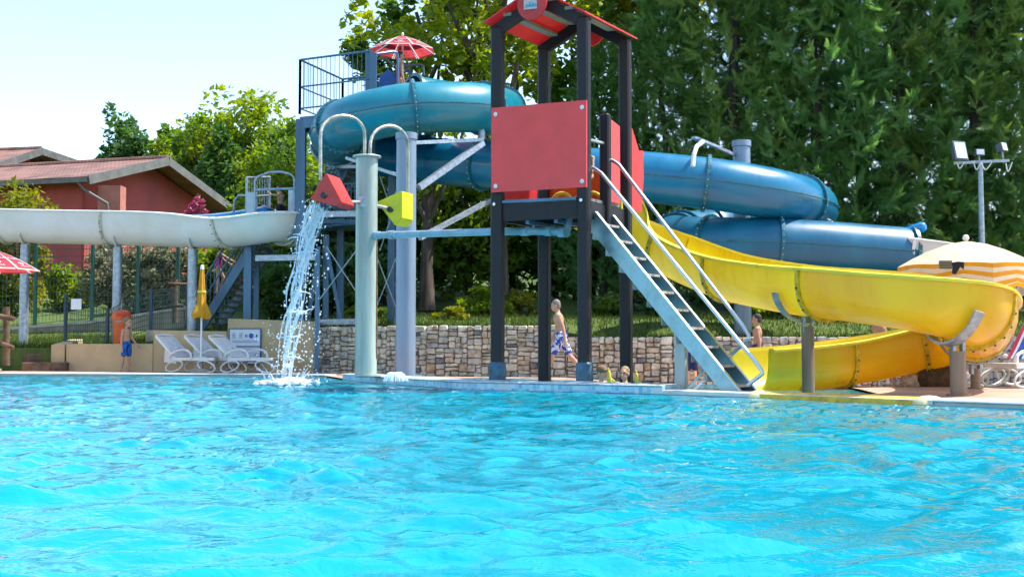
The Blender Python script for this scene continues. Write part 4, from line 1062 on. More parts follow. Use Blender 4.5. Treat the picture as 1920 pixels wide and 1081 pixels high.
def tall_fence():
    D = 31.25; root = thing('tall_mesh_fence', 'tall green wire mesh fence on the low concrete wall under the white slide', 'fence', (P(172, 600, D).x, D, 1))
    pts = []
    for px, yb in ((-60, 625), (65, 614), (172, 603), (258, 590), (333, 578)):
        b = P(px, yb, D); t = P(px, 440, D); pts.append((b, t))
        part(root, 'fence_post', MB().bbox((b.x, D, (b.z + t.z) / 2 + .03), (.085, .085, t.z - b.z), .01), M_green)
    for (b0, t0), (b1, t1) in zip(pts, pts[1:]): wire_panel(root, (b0.x, D + .03), (b1.x, D + .03), b0.z + .1, b1.z + .1, t0.z, t1.z, .09, 12)
tall_fence()
def low_fence():
    root = thing('low_mesh_fence', 'low green mesh fence stepping up behind the orange bin and beige walls', 'fence', (P(200, 640, 27.6).x, 27.6, .6))
    sp = [((122, 550, 643), 27.5), ((201, 577, 644), 27.4), ((283, 540, 622), 27.2), ((351, 535, 620), 27.0)]
    pts = []
    for (px, yt, yb), D in sp:
        t = P(px, yt, D); b = P(px, yb, D); pts.append((b, t, D))
        part(root, 'fence_post', MB().bbox((b.x, D, (b.z + t.z) / 2 - .12), (.06, .06, t.z - b.z + .24), .008), mat('navy_post', (.012, .04, .07), .45))
    for (b0, t0, d0), (b1, t1, d1) in zip(pts, pts[1:]): wire_panel(root, (b0.x, d0), (b1.x, d1), b0.z + .05, b1.z + .05, min(t0.z, t1.z + .2) - .05, t1.z - .02, .05, 7)
    s = P(143, 570, 27.42); part(root, 'notice_plate', MB().box(s, (.23, .012, .24)), M_whitep, label='small white notice wired to the fence')
low_fence()
def wood_steps():
    M_w = mat('old_timber', (.14, .085, .05), .85, var=.3, vs=6, bump=.4)
    for k, (x0, x1, y0, y1, D, lb) in enumerate(((40, 124, 680, 693, 26.6, 'lowest dark timber step at the left pool deck edge'), (44, 110, 664, 674, 27.2, 'middle dark timber step beside the short return wall'), (50, 104, 655, 661, 27.8, 'top timber step below the fence at the left'))):
        a = P(x0, y1, D); b = P(x1, y0, D)
        mb = MB().bbox(((a.x + b.x) / 2, D + .3, (b.z - .12 + b.z) / 2 - .2), (b.x - a.x, .62, .55), .02); solo('timber_step', mb, M_w, lb, 'step', (a.x, D, 0))
    root = thing('rustic_fence', 'brown rustic log fence at the left edge of the pool deck', 'fence', (P(12, 690, 26.4).x, 26.4, 0))
    def log(a, b, r): part(root, 'log', MB().tube(resample([a, b], 5)[0], [r, r * 1.05, r * .97, r * 1.03, r], 10), M_w, smooth=50)
    log(P(12, 685, 26.6), P(12, 575, 26.6), .075); log(P(-60, 580, 26.5), P(27, 598, 26.4), .055); log(P(-60, 622, 26.5), P(26, 652, 26.4), .05)
    root = thing('rustic_fence', 'weathered log fence piece between the steel steps and low mesh fence', 'fence', (P(330, 600, 28).x, 28, .6))
    log(P(328, 606, 28.2), P(328, 524, 28.2), .07); log(P(316, 532, 28.1), P(352, 533, 28.1), .04); log(P(316, 572, 28.1), P(344, 573, 28.1), .04)
wood_steps()
# ------------------------------------------------------------------ vegetation
def np_mesh(name, co, faces, mats, smooth=False):
    """faces: (n,3) or (n,4) int array"""
    k = faces.shape[1]; me = bpy.data.meshes.new(name); me.vertices.add(len(co)); me.vertices.foreach_set('co', np.ascontiguousarray(co, np.float32).ravel())
    me.loops.add(faces.size); me.loops.foreach_set('vertex_index', np.ascontiguousarray(faces, np.int32).ravel())
    me.polygons.add(len(faces)); me.polygons.foreach_set('loop_start', np.arange(0, faces.size, k, dtype=np.int32))
    me.update(calc_edges=True)
    for m in mats: me.materials.append(m)
    if smooth: me.shade_smooth()
    return me
def leaves(centers, size, rng, up_bias=.35, aspect=.55, outward=None):
    """one folded diamond leaf per centre"""
    n = len(centers); a = rng.normal(size=(n, 3)); a[:, 2] *= .6
    if outward is not None: a = a * .8 + outward
    a /= np.linalg.norm(a, axis=1, keepdims=True) + 1e-9
    nn = rng.normal(size=(n, 3)); nn[:, 2] += up_bias * 3; b = np.cross(a, nn); b /= np.linalg.norm(b, axis=1, keepdims=True) + 1e-9
    s = size * rng.uniform(.6, 1.3, size=(n, 1)); c = centers
    droop = np.cross(a, b) * s * .12
    co = np.stack([c - a * s * .5, c + b * s * aspect * .5 + droop, c + a * s * .55, c - b * s * aspect * .5 + droop], 1).reshape(-1, 3)
    f = np.arange(n * 4).reshape(n, 4); return co, f
def blob_points(rng, n, rad, shell=.55):
    d = rng.normal(size=(n, 3)); d /= np.linalg.norm(d, axis=1, keepdims=True); r = rng.uniform(shell ** 3, 1, size=(n, 1)) ** (1 / 3.)
    return d * r * np.array(rad), d
def crown_mesh(name, rng, rad, nclump, per, leaf, m, clump=.32, shell=.45, flat=.75, gap=None):
    cs, dirs = blob_points(rng, nclump, (1, 1, 1), shell); R_ = np.array(rad); allc = []; out = []
    for c, d in zip(cs, dirs):
        k = clump * rng.uniform(.6, 1.35); p, q = blob_points(rng, int(per * rng.uniform(.6, 1.3)), (k, k, k * flat), .35)
        allc.append((c + p) * R_); out.append(q)
    allc = np.concatenate(allc); out = np.concatenate(out)
    co, f = leaves(allc, leaf, rng, outward=out * .6); return np_mesh(name, co, f, [m]), cs * R_
def trunk_mb(h, r, limbs, rng, base=0.0):
    mb = MB(); n = 7; wob = [V(rng.normal() * .06 * h * .3, rng.normal() * .06 * h * .3, 0) * (i / n) for i in range(n + 1)]
    pl = [V(0, 0, base + h * i / n) + wob[i] for i in range(n + 1)]; mb.tube(pl, [r * (1.25 if i == 0 else 1 - .75 * i / n) for i in range(n + 1)], 9)
    for e in limbs:
        e = Vector(e); t = rng.uniform(.35, .85); i = int(t * n); s = pl[i]; m1 = s.lerp(e, .5) + V(rng.normal() * .2, rng.normal() * .2, -.15 * (e - s).length * .3)
        mb.tube([s, s.lerp(m1, .5), m1, m1.lerp(e, .6), e], [r * .42, r * .34, r * .25, r * .14, r * .05], 6)
    return mb
M_bark = mat('bark', (.10, .075, .055), .95, var=.35, vs=8, bump=.6, bs=20, streak=True)
M_barkd = mat('dark_bark', (.05, .04, .032), .95, var=.35, vs=8, bump=.6, bs=20, streak=True)
M_con = leaf_mat('cypress_green', (.075, .185, .060), (.165, .31, .085), .45, .5)
M_con2 = leaf_mat('cypress_yellowgreen', (.10, .185, .050), (.19, .29, .07), .45, .5)
M_lf1 = leaf_mat('bright_leaf', (.09, .19, .02), (.24, .30, .03), .5)
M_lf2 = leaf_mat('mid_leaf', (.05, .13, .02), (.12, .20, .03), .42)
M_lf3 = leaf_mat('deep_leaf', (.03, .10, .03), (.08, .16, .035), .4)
M_lf5 = leaf_mat('sunlit_leaf', (.11, .20, .02), (.27, .32, .035), .55)  # lighter copy of the bright leaf, sunlight put into its colour
M_lf4 = leaf_mat('yellow_leaf', (.14, .18, .015), (.26, .25, .03), .45)
M_hedge = leaf_mat('pale_flower_leaf', (.04, .075, .02), (.42, .38, .22), .3, 1.4)

# --- cypress: plumes of fine sprays
def spray_template():
    vs = []; fs = []
    def dia(a, b, w, n):
        d = b - a; s = np.cross(d, n); s = s / (np.linalg.norm(s) + 1e-9) * w; o = len(vs); m = a + d * .45
        vs.extend([a + s * .6, b, a - s * .6]); fs.append((o, o + 1, o + 2))
    n = np.array([0, 0, 1.0])
    for k, t in enumerate(np.linspace(.02, .95, 14)):
        L = .34 * (1 - t) + .10
        for s in (-1, 1):
            a = np.array([t, 0, .06 * math.sin(3 * t)]); b = a + np.array([L * .80, s * L * .6, .10 * L * (1 if k % 2 else -1)]); dia(a, b, .040, np.array([.2 * s, .3 * (k % 3 - 1), 1]))
    dia(np.array([0, 0, 0.]), np.array([1.08, 0, .04]), .035, n)
    return np.array(vs), np.array(fs)
SPV, SPF = spray_template()
def conifer_mesh(name, rng, H, Rb, nspray, m, slen=.42, taper=.8, low=.0):
    # plume centres on a bumpy column; every plume carries a fan of sprays
    npl = nspray // 9; co = []; fc = []; o = 0
    h = rng.uniform(low, 1, npl) ** .9; th = rng.uniform(0, 2 * np.pi, npl)
    prof = Rb * (1 - h ** 1.6 * taper) * (.82 + .18 * np.sin(th * 5 + h * 21)); rr = prof * rng.uniform(.55, 1.06, npl)
    for i in range(npl):
        c = np.array([rr[i] * math.cos(th[i]), rr[i] * math.sin(th[i]), h[i] * H]); e = math.radians(rng.uniform(0, 66)); out = np.array([math.cos(th[i]), math.sin(th[i]), 0])
        ax = out * math.cos(e) + np.array([0, 0, math.sin(e)]); L = slen * rng.uniform(.7, 1.45)
        for k in range(9):
            t = k / 8.0; d = ax + rng.normal(size=3) * (.75 - .3 * t) + np.array([0, 0, -.25 * (1 - t)]); d /= np.linalg.norm(d)
            sd = np.cross(d, rng.normal(size=3)); sd /= np.linalg.norm(sd) + 1e-9; nn = np.cross(d, sd); q = L * rng.uniform(.35, .95)
            p = c + ax * L * t * .9
            co.append(p + q * (SPV[:, :1] * d + SPV[:, 1:2] * sd + SPV[:, 2:3] * nn)); fc.append(SPF + o); o += len(SPV)
    return np_mesh(name, np.concatenate(co), np.concatenate(fc), [m])
def put(mesh_list, name, loc, label, cat, group, rz=0, sc_=(1, 1, 1), mats=None):
    root = thing(name, label, cat, loc, group); root.rotation_euler.z = rz; root.scale = sc_
    for nm, me in mesh_list:
        o = bpy.data.objects.new(nm, me); COL.objects.link(o); o.parent = root
    return root
rg = np.random.default_rng(21)
CONS = []
for i in range(3):
    cm = conifer_mesh('crown', rg, 14.0, 2.6, 10500, [M_con, M_con2, M_con][i], low=.02)
    tm = mesh_of('trunk', trunk_mb(12.5, .2, [], rg), M_barkd, smooth=50); CONS.append((cm, tm))
con_spots = [  # px at distance D, label tail
    (1130, 33.5, 2, .55, 'slim cypress seen through the play tower roof posts'),
    (1245, 33.0, 0, .66, 'dark cypress right of the play tower, its tip below the frame top'),
    (1385, 32.6, 1, 1.02, 'cypress rising straight behind the far blue slide column'),
    (1535, 32.3, 2, 1.08, 'tall cypress behind the right bend of the blue tube'),
    (1690, 32.4, 0, 1.10, 'cypress behind the end of the blue tube, left of the floodlight'),
    (1835, 32.0, 1, 1.06, 'brownish-green cypress directly behind the floodlight mast'),
    (1985, 32.0, 2, 1.08, 'cypress cut by the right picture edge'),
    (2140, 32.5, 0, 1.0, 'cypress just beyond the right picture edge'),
    (1310, 36.2, 1, 1.06, 'rear cypress filling the gap right of the roof'),
    (1465, 36.0, 0, 1.15, 'rear cypress filling the gap above the right tube bend'),
    (1620, 36.0, 2, 1.18, 'rear cypress filling the gap left of the floodlight'),
    (1775, 36.0, 1, 1.16, 'rear cypress filling the gap just left of the mast top'),
    (1930, 36.0, 0, 1.14, 'rear cypress filling the gap right of the mast'),
]
for px, D, v, s, lb in con_spots:
    x = (px - 960) / FPX * D; cm, tm = CONS[v]
    put([('crown', cm), ('trunk', tm)], 'cypress_tree', (x, D, tz(x, D) - .1), lb, 'tree', 'cypress trees behind the slides', rg.uniform(0, 6.28), (s * rg.uniform(.92, 1.08), s * rg.uniform(.92, 1.08), s))

# --- broadleaf trees
def broad(name, rng, h, rad, nclump, per, leaf, m, tr, label, loc, group=None, clump=.32, shell=.45, zc=None, flat=.75, bark=None):
    zc = h - rad[2] if zc is None else zc
    cm, cs = crown_mesh('crown', rng, rad, nclump, per, leaf, m, clump, shell, flat)
    co = np.empty(len(cm.vertices) * 3, np.float32); cm.vertices.foreach_get('co', co); co = co.reshape(-1, 3); co[:, 2] += zc; cm.vertices.foreach_set('co', co.ravel()); cm.update()
    lim = [c + np.array([0, 0, zc]) for c in cs[rng.choice(len(cs), min(len(cs), 16), replace=False)] * .85]
    tm = mesh_of('trunk', trunk_mb(zc + rad[2] * .35, tr, lim, rng), bark or M_bark, smooth=50)
    put([('crown', cm), ('trunk', tm)], name, loc, label, 'tree', group)
    return cm, tm
def at(px, D, dzv=-.1):
    x = (px - 960) / FPX * D; return (x, D, tz(x, D) + dzv)
# large chestnut-like tree over the tube slide, airy with sky gaps
broad('chestnut_tree', rg, 13.2, (2.6, 2.3, 4.3), 70, 80, .30, M_lf5, .24, 'airy broadleaf tree with sky gaps behind the left side of the play tower', at(935, 31.5), clump=.19, shell=.35)
broad('chestnut_tree', rg, 13.5, (2.4, 2.2, 3.0), 70, 90, .34, M_lf4, .2, 'yellow-green broadleaf tree top right above the red roof', at(1215, 39), clump=.24, shell=.35)
broad('chestnut_tree', rg, 10.6, (2.4, 2.2, 3.6), 34, 70, .28, M_lf5, .2, 'thin broadleaf tree with sparse branches behind the red parasol on the slide tower', at(800, 33.5), clump=.17, shell=.3)
broad('chestnut_tree', rg, 9.6, (1.7, 1.6, 3.4), 60, 85, .28, M_lf2, .16, 'mid-green broadleaf tree seen between the tower posts under the red roof', at(1085, 36.5), clump=.26, shell=.3)
def side_branch():
    rng = np.random.default_rng(5); mb = MB(); cc = []
    root = thing('leafy_branch_tree', 'young tree with three long leafy shoots rising left of the high red parasol', 'tree', at(760, 34.5))
    b = Vector(at(760, 34.5)); top = b + V(0, 0, 6.0)
    mb.tube([b, b + V(.1, 0, 3), top], [.12, .09, .06], 8)
    for pts in ([(755, 150), (700, 130), (672, 95), (662, 78)], [(775, 110), (765, 60), (742, 30), (732, 10)], [(770, 130), (735, 105), (745, 40), (790, -20)], [(790, 120), (800, 70), (830, 20)], [(700, 130), (680, 118), (665, 108)]):
        pl = catmull([top] + [P(px, py, 34.5 + rng.uniform(-.4, .4)) for px, py in pts], 6); mb.tube(pl, [max(.012, .05 * (1 - i / len(pl))) for i in range(len(pl))], 6)
        for p in pl[8:]:
            for _ in range(rng.integers(1, 4)):
                k = rng.normal(size=3) * .12; cc += [np.array(p) + k + rng.normal(size=3) * .13 for _ in range(9)]
    part(root, 'trunk', mb, M_bark, smooth=50); c = np.array(cc) - np.array(root.location)
    co, f = leaves(c, .27, rng); o = bpy.data.objects.new('crown', np_mesh('crown', co, f, [M_lf2])); COL.objects.link(o); o.parent = root
side_branch()
# left hillside: each tree its own shape
hill = [
    (212, 62, 200, (1.0, 1.0, 3.2), 42, 60, .36, M_lf3, 'slim dark pine standing highest at the left end of the tree line'),
    (262, 60, 240, (1.6, 1.6, 2.6), 40, 80, .38, M_lf3, 'dark rounded tree right of the slim pine'),
    (330, 58, 225, (1.7, 1.6, 2.8), 44, 80, .36, M_lf2, 'mid-green tree above the red house ridge'),
    (395, 56, 200, (1.6, 1.6, 3.0), 44, 80, .34, M_lf2, 'mid-green tree left of the wide feathery one'),
    (452, 54, 168, (2.4, 2.0, 2.5), 66, 85, .30, M_lf1, 'wide feathery light-green tree, highest of the left hillside'),
    (520, 52, 215, (1.5, 1.5, 2.6), 46, 80, .30, M_lf2, 'green tree just left of the slide tower column'),
    (290, 55, 262, (1.0, 1.0, 1.9), 30, 70, .28, M_lf1, 'small light-green tree directly behind the red roof ridge'),
    (375, 55, 262, (.9, .9, 2.0), 30, 70, .28, M_lf4, 'yellow-green sapling beside the red house gable peak'),
    (430, 53, 275, (1.4, 1.3, 2.2), 46, 80, .26, M_lf2, 'bushy tree above the red house right eave'),
    (484, 51, 300, (1.2, 1.2, 1.9), 44, 80, .24, M_lf1, 'bright shrubby tree between red house and slide tower'),
    (410, 52, 235, (1.3, 1.3, 2.8), 40, 80, .3, M_lf3, 'dark tree deep between the feathery tree and the house'),
    (600, 46, 290, (1.6, 1.4, 2.4), 50, 80, .26, M_lf1, 'bright green tree behind the legs of the slide tower'),
    (555, 58, 225, (1.8, 1.6, 3.0), 46, 80, .34, M_lf2, 'green tree behind the slide tower platform column'),
]
for px, D, ytop, rad, nc, per, lf, m, lb in hill:
    x, y, z = at(px, D); h = P(px, ytop, D).z - z
    broad('hillside_tree', rg, h, (rad[0], rad[1], min(rad[2], h * .48)), nc, per, lf, m, .14, lb, (x, y, z), 'trees on the left hillside', clump=.34, shell=.35)
# shaded trees and shrubs under and behind the cypresses
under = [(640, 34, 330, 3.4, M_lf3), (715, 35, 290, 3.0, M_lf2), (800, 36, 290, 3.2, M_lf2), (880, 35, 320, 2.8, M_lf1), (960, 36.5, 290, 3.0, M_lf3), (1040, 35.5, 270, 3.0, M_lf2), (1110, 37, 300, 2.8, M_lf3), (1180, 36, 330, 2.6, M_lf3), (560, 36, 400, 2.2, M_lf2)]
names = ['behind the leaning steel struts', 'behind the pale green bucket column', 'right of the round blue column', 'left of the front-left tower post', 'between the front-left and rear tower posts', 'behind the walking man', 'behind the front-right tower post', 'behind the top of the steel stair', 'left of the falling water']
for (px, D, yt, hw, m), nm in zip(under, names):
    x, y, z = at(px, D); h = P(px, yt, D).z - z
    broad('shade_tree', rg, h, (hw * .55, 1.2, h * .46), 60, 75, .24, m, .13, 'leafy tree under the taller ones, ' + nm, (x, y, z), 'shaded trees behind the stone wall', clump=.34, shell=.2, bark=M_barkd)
for k, (px, D, yt, w, m, lb) in enumerate([
    (700, 29.5, 565, .5, M_lf2, 'low green shrub on the bank behind the pale green column'), (905, 30.5, 540, .6, M_lf1, 'sunlit shrub on the bank left of the front-left tower post'), (975, 31, 545, .6, M_lf4, 'yellow-green shrub between the tower posts on the bank'),
    (1130, 31, 560, .7, M_lf2, 'green shrub on the bank behind the swimmers'), (1260, 30.5, 570, .7, M_lf3, 'dark shrub on the bank behind the steel stair'), (1440, 29.5, 560, .7, M_lf1, 'leafy shrub on the bank beside the far blue column'), (1580, 29, 566, .8, M_lf3, 'dark shrub on the bank under the yellow slide'), (1700, 29, 560, .8, M_lf2, 'green shrub on the bank behind the grey-haired bather'),
    (845, 29, 590, .35, M_lf4, 'small tuft of bright grass on top of the stone wall')]):
    x, y, z = at(px, D, -.05); h = P(px, yt, D).z - z
    cm, cs = crown_mesh('foliage', rg, (w, w * .8, max(.25, h * .55)), 22, 55, .15, m, .4, .2)
    stem = MB()
    for c in cs[:8]: stem.tube([V(0, 0, -h * .45), V(*(c * .5)), V(*c)], [.02, .014, .006], 5)
    put([('foliage', cm), ('stems', mesh_of('stems', stem, M_bark))], 'shrub', (x, y, z + h * .45), lb, 'shrub', None)
# hedge and garden shrubs on the left
for px, D, y0, y1, w, m, lf, nc, lb in (
    (205, 33.5, 462, 575, .75, M_hedge, .13, 60, 'left clump of pale-flowering hedge behind the tall green fence'), (262, 33.2, 460, 572, .75, M_hedge, .13, 60, 'middle clump of pale-flowering hedge behind the tall green fence'), (318, 33.0, 462, 568, .7, M_hedge, .13, 60, 'right clump of pale-flowering hedge next to the steel stairs'),
    (38, 33, 346, 420, 1.0, M_lf4, .16, 60, 'yellow-green round bush above the white slide at the left edge'), (368, 36, 376, 425, .55, None, .12, 40, 'pink flowering oleander above the white slide'),
    (440, 35, 385, 440, .4, None, .1, 24, 'small pink flowering bush by the launch landing'),
    (512, 33, 272, 420, 1.1, M_lf1, .16, 90, 'lush bright climber mound behind the launch landing'), (10, 33, 470, 600, .6, M_lf1, .15, 40, 'green bush behind the left slide post'),
    (400, 34, 470, 580, .7, M_lf1, .15, 50, 'light green bush behind the climbing woman'), (470, 36, 480, 600, .8, M_lf3, .18, 50, 'dark bush under the white slide landing'), (548, 31, 480, 600, .9, M_lf3, .18, 60, 'dark bush behind the falling water'),
    (648, 31.5, 470, 600, 1.0, M_lf3, .18, 60, 'dark bush behind the crossed tie rods'), (130, 36, 500, 580, .9, M_lf1, .16, 50, 'pale grassy bush behind the fence gate frame')):
    mm = m or leaf_mat('pink_flower', (.06, .09, .02), (.62, .07, .22), .3, 1.6)
    a = P(px, y1, D); b = P(px, y0, D); h = b.z - a.z; zg = tz(a.x, D)
    zb = min(a.z, zg); hh = b.z - zb
    cm, cs = crown_mesh('foliage', rg, (w, w * .8, hh * .5), nc, 75, lf, mm, .34, .3)
    stem = MB()
    for c in cs[:8]: stem.tube([V(0, 0, -hh * .5), V(*(c * .5)), V(*c)], [.03, .02, .008], 5)
    put([('foliage', cm), ('stems', mesh_of('stems', stem, M_bark))], 'bush', (a.x, D, zb + hh * .5), lb, 'bush', None)
# grass blades on the bank and verges
def grass():
    rng = np.random.default_rng(31); n = 26000; X = np.concatenate([rng.uniform(-5, 13, 15000), rng.uniform(-14, -5, 11000)]); Y = np.array([wallD(x) for x in X]) + .45 + rng.uniform(0, 1, n) ** 1.3 * np.where(X > -5, 6.0, 3.6)
    Z = np.array([tz(x, y) for x, y in zip(X, Y)]) - .03; patch = (np.sin(X * 1.7) + np.sin(Y * 2.3 + X) + rng.normal(size=n) * .6); h = rng.uniform(.06, .16, n) * (1 + .35 * np.clip(patch, 0, 2))
    a = rng.uniform(0, 6.28, n); w = .012; dx = np.cos(a) * w; dy = np.sin(a) * w; lx = rng.normal(size=n) * .05; ly = rng.normal(size=n) * .05
    co = np.stack([np.stack([X - dx, Y - dy, Z], 1), np.stack([X + dx, Y + dy, Z], 1), np.stack([X + lx, Y + ly, Z + h], 1)], 1).reshape(-1, 3)
    o = bpy.data.objects.new('grass', np_mesh('grass', co, np.arange(n * 3).reshape(n, 3), [leaf_mat('grass_blade', (.035, .075, .012), (.11, .15, .02), .35, .9)])); COL.objects.link(o)
    o['kind'] = 'stuff'; o['label'] = 'short green grass on the bank behind the walls'; o['category'] = 'grass'
grass()
# ------------------------------------------------------------------ furniture
M_plw = mat('white_plastic', (.74, .74, .72), .4, var=.05, transl=.1)
def gz(x, y): return tz(x, y) if y > wallD(x) + .1 else dz(x, y)
def text_mesh(s, size):
    cu = bpy.data.curves.new('lettering', 'FONT'); cu.body = s; cu.size = size; cu.align_x = 'CENTER'; cu.align_y = 'CENTER'; cu.extrude = .002
    ob = bpy.data.objects.new('lettering_tmp', cu); COL.objects.link(ob); dg = bpy.context.evaluated_depsgraph_get(); dg.update()
    me = bpy.data.meshes.new_from_object(ob.evaluated_get(dg)); bpy.data.objects.remove(ob); bpy.data.curves.remove(cu)
    mb = MB(); mb.add([v.co[:] for v in me.vertices], [tuple(p.vertices) for p in me.polygons]); bpy.data.meshes.remove(me); return mb
TXT = {}
def put_text(parent, s, size, origin, xdir, ydir, m, name='lettering'):
    """flat lettering laid on a surface through origin"""
    if (s, size) not in TXT: TXT[(s, size)] = text_mesh(s, size)
    src = TXT[(s, size)]; x = Vector(xdir).normalized(); y = Vector(ydir).normalized(); z = x.cross(y); o = Vector(origin); mb = MB()
    mb.add([o + x * a + y * b + z * c for a, b, c in src.v], src.f); return part(parent, name, mb, m)
def make_lounger(name, label, loc, rz, group, back=52, towel=None):
    """head end at +x local, origin on the ground"""
    root = thing(name, label, 'sun lounger', (0, 0, 0), group); W = .62; s0 = .33; a = R(back); bx, bz = math.cos(a), math.sin(a)
    for s in (-1, 1):
        part(root, 'side_rail', MB().bar((-.95, s * W / 2, s0), (.32, s * W / 2, s0), .045, .07), M_plw)
        for cx, dr in ((-.72, 1), (.28, -1)):
            c = V(cx, s * (W / 2 + .01), 0)
            lp = [c + V(.22 * math.cos(t) * 1.1 + .1 * math.sin(t) * dr, 0, .155 + .135 * math.sin(t)) for t in np.linspace(0, 2 * math.pi, 20)[:-1]]
            part(root, 'loop_leg', MB().tube(lp, .02, 8, closed=True), M_plw, smooth=True)
        ar = [V(-.28, s * (W / 2 + .04), .34), V(-.25, s * (W / 2 + .05), .48), V(-.1, s * (W / 2 + .05), .55), V(.15, s * (W / 2 + .05), .53), V(.36, s * (W / 2 + .04), .44), V(.42, s * (W / 2 + .03), .34)]
        part(root, 'armrest', MB().tube(catmull(ar, 5), .026, 8), M_plw, smooth=True)
        part(root, 'back_rail', MB().bar((.28, s * (W / 2 - .03), s0 + .02), (.28 + .82 * bx, s * (W / 2 - .03), s0 + .02 + .82 * bz), .05, .04, (0, 1, 0)), M_plw)
    for k in range(13):
        x = -.9 + k * .093; part(root, 'seat_slat', MB().box((x, 0, s0 + .03), (.078, W - .03, .018)), M_plw)
    for k in range(9):
        t = .05 + k * .085; c = V(.28 + t * bx, 0, s0 + .04 + t * bz)
        part(root, 'back_slat', MB().box(c, (.074, W - .1, .018), M=Matrix.Rotation(-a, 3, 'Y')), M_plw)
    hd = V(.28 + .82 * bx, 0, s0 + .04 + .82 * bz); part(root, 'head_bar', MB().tube([hd + V(0, -W / 2 + .03, 0), hd + V(bx * .05, 0, bz * .05), hd + V(0, W / 2 - .03, 0)], .028, 8), M_plw, smooth=True)
    part(root, 'prop_bar', MB().bar((.7, 0, s0 - .1), (.28 + .5 * bx, 0, s0 + .5 * bz), .4, .03, (0, 1, 0)), M_plw)
    root.location = loc; root.rotation_euler.z = rz; root.scale = (.86, .86, .84)
    return root
def lounge_at(px, D, rz, label, back=52):
    x = (px - 960) / FPX * D; return make_lounger('sun_lounger', label, (x, D, gz(x, D)), rz, 'white sun loungers', back)
lounge_at(362, 25.3, R(152), 'leftmost white plastic sun lounger by the closed yellow parasol', 40)
lounge_at(418, 25.15, R(153), 'middle of the three white sun loungers by the beige wall', 39)
lounge_at(466, 24.7, R(154), 'white sun lounger in front of the rules board, nearest the splash', 38)
lounge_at(1722, 16.9, R(182), 'low white sun lounger seen side-on under the yellow slide', 10)
lB = lounge_at(1893, 16.4, R(24), 'reclined white sun lounger with a striped towel, right of the slide posts', 56)
lounge_at(1965, 15.8, R(22), 'white sun lounger cut off by the right picture edge', 56)
# towel over the lounger
def towel():
    mB = lB.matrix_basis.copy(); M4 = Matrix.Translation(lB.location) @ Matrix.Rotation(lB.rotation_euler.z, 4, 'Z') @ Matrix.Diagonal((.86, .86, .84, 1)); a = R(56)
    root = thing('striped_towel', 'blue towel with red and white stripes draped on the right lounger back', 'towel', tuple(lB.location + V(0, 0, .35)))
    cols = [mat('towel_blue', (.02, .10, .42), .95, var=.15, vs=20), mat('towel_white', (.7, .7, .7), .95, var=.08, vs=20), mat('towel_red', (.5, .03, .08), .95, var=.1, vs=20)]
    for k, (y0, y1, ci) in enumerate(((-.36, -.22, 0), (-.22, -.15, 1), (-.15, -.06, 2), (-.06, 0, 1), (0, .17, 0), (.17, .22, 1), (.22, .3, 2))):
        vs = []; n = 10
        for i in range(n + 1):
            t = .02 + .95 * i / n
            for y in (y0, y1):
                p = V(.28 + t * math.cos(a) - .045, y, .33 + .085 + t * math.sin(a) + .012 * math.sin(t * 9 + y * 12)); vs.append(M4 @ p)
        mb = MB(); mb.add(vs + [v + V(-.012, 0, .006) for v in vs], [(i * 2, i * 2 + 1, i * 2 + 3, i * 2 + 2) for i in range(n)] + [(22 + i * 2, 22 + i * 2 + 2, 22 + i * 2 + 3, 22 + i * 2 + 1) for i in range(n)])
        part(root, 'towel_stripe', mb, cols[ci], smooth=60)
towel()
def bag(px, D, label, s, col, nm):
    x = (px - 960) / FPX * D; z = gz(x, D); root = thing('beach_bag', label, 'bag', (x, D, z))
    m = mat(nm, col, .9, var=.3, vs=15, bump=.4, bs=30); mb = MB().lathe([(.02, 0), (.17, .0), (.21, .08), (.2, .18), (.15, .25), (.12, .255), (.1, .2)], (x, D, z), 16)
    mb.v = [(x + (a - x) * 1.25 * s, D + (b - D) * .75 * s, z + (c - z) * s * (1 + .12 * math.sin(a * 20))) for a, b, c in mb.v]; part(root, 'bag_body', mb, m, smooth=60)
    part(root, 'handle', MB().tube([V(x - .1 * s, D, z + .24 * s), V(x - .06 * s, D, z + .38 * s), V(x + .06 * s, D, z + .38 * s), V(x + .1 * s, D, z + .24 * s)], .012, 6), mat('bag_handle', (.42, .36, .2), .8), smooth=True)
bag(1755, 16.2, 'dark straw beach bag with pale handles under the slide beside the lounger', 1.0, (.10, .06, .03), 'straw_dark')
bag(1712, 16.3, 'pale cloth bag on the deck under the low lounger', .7, (.5, .42, .33), 'cloth_pale')

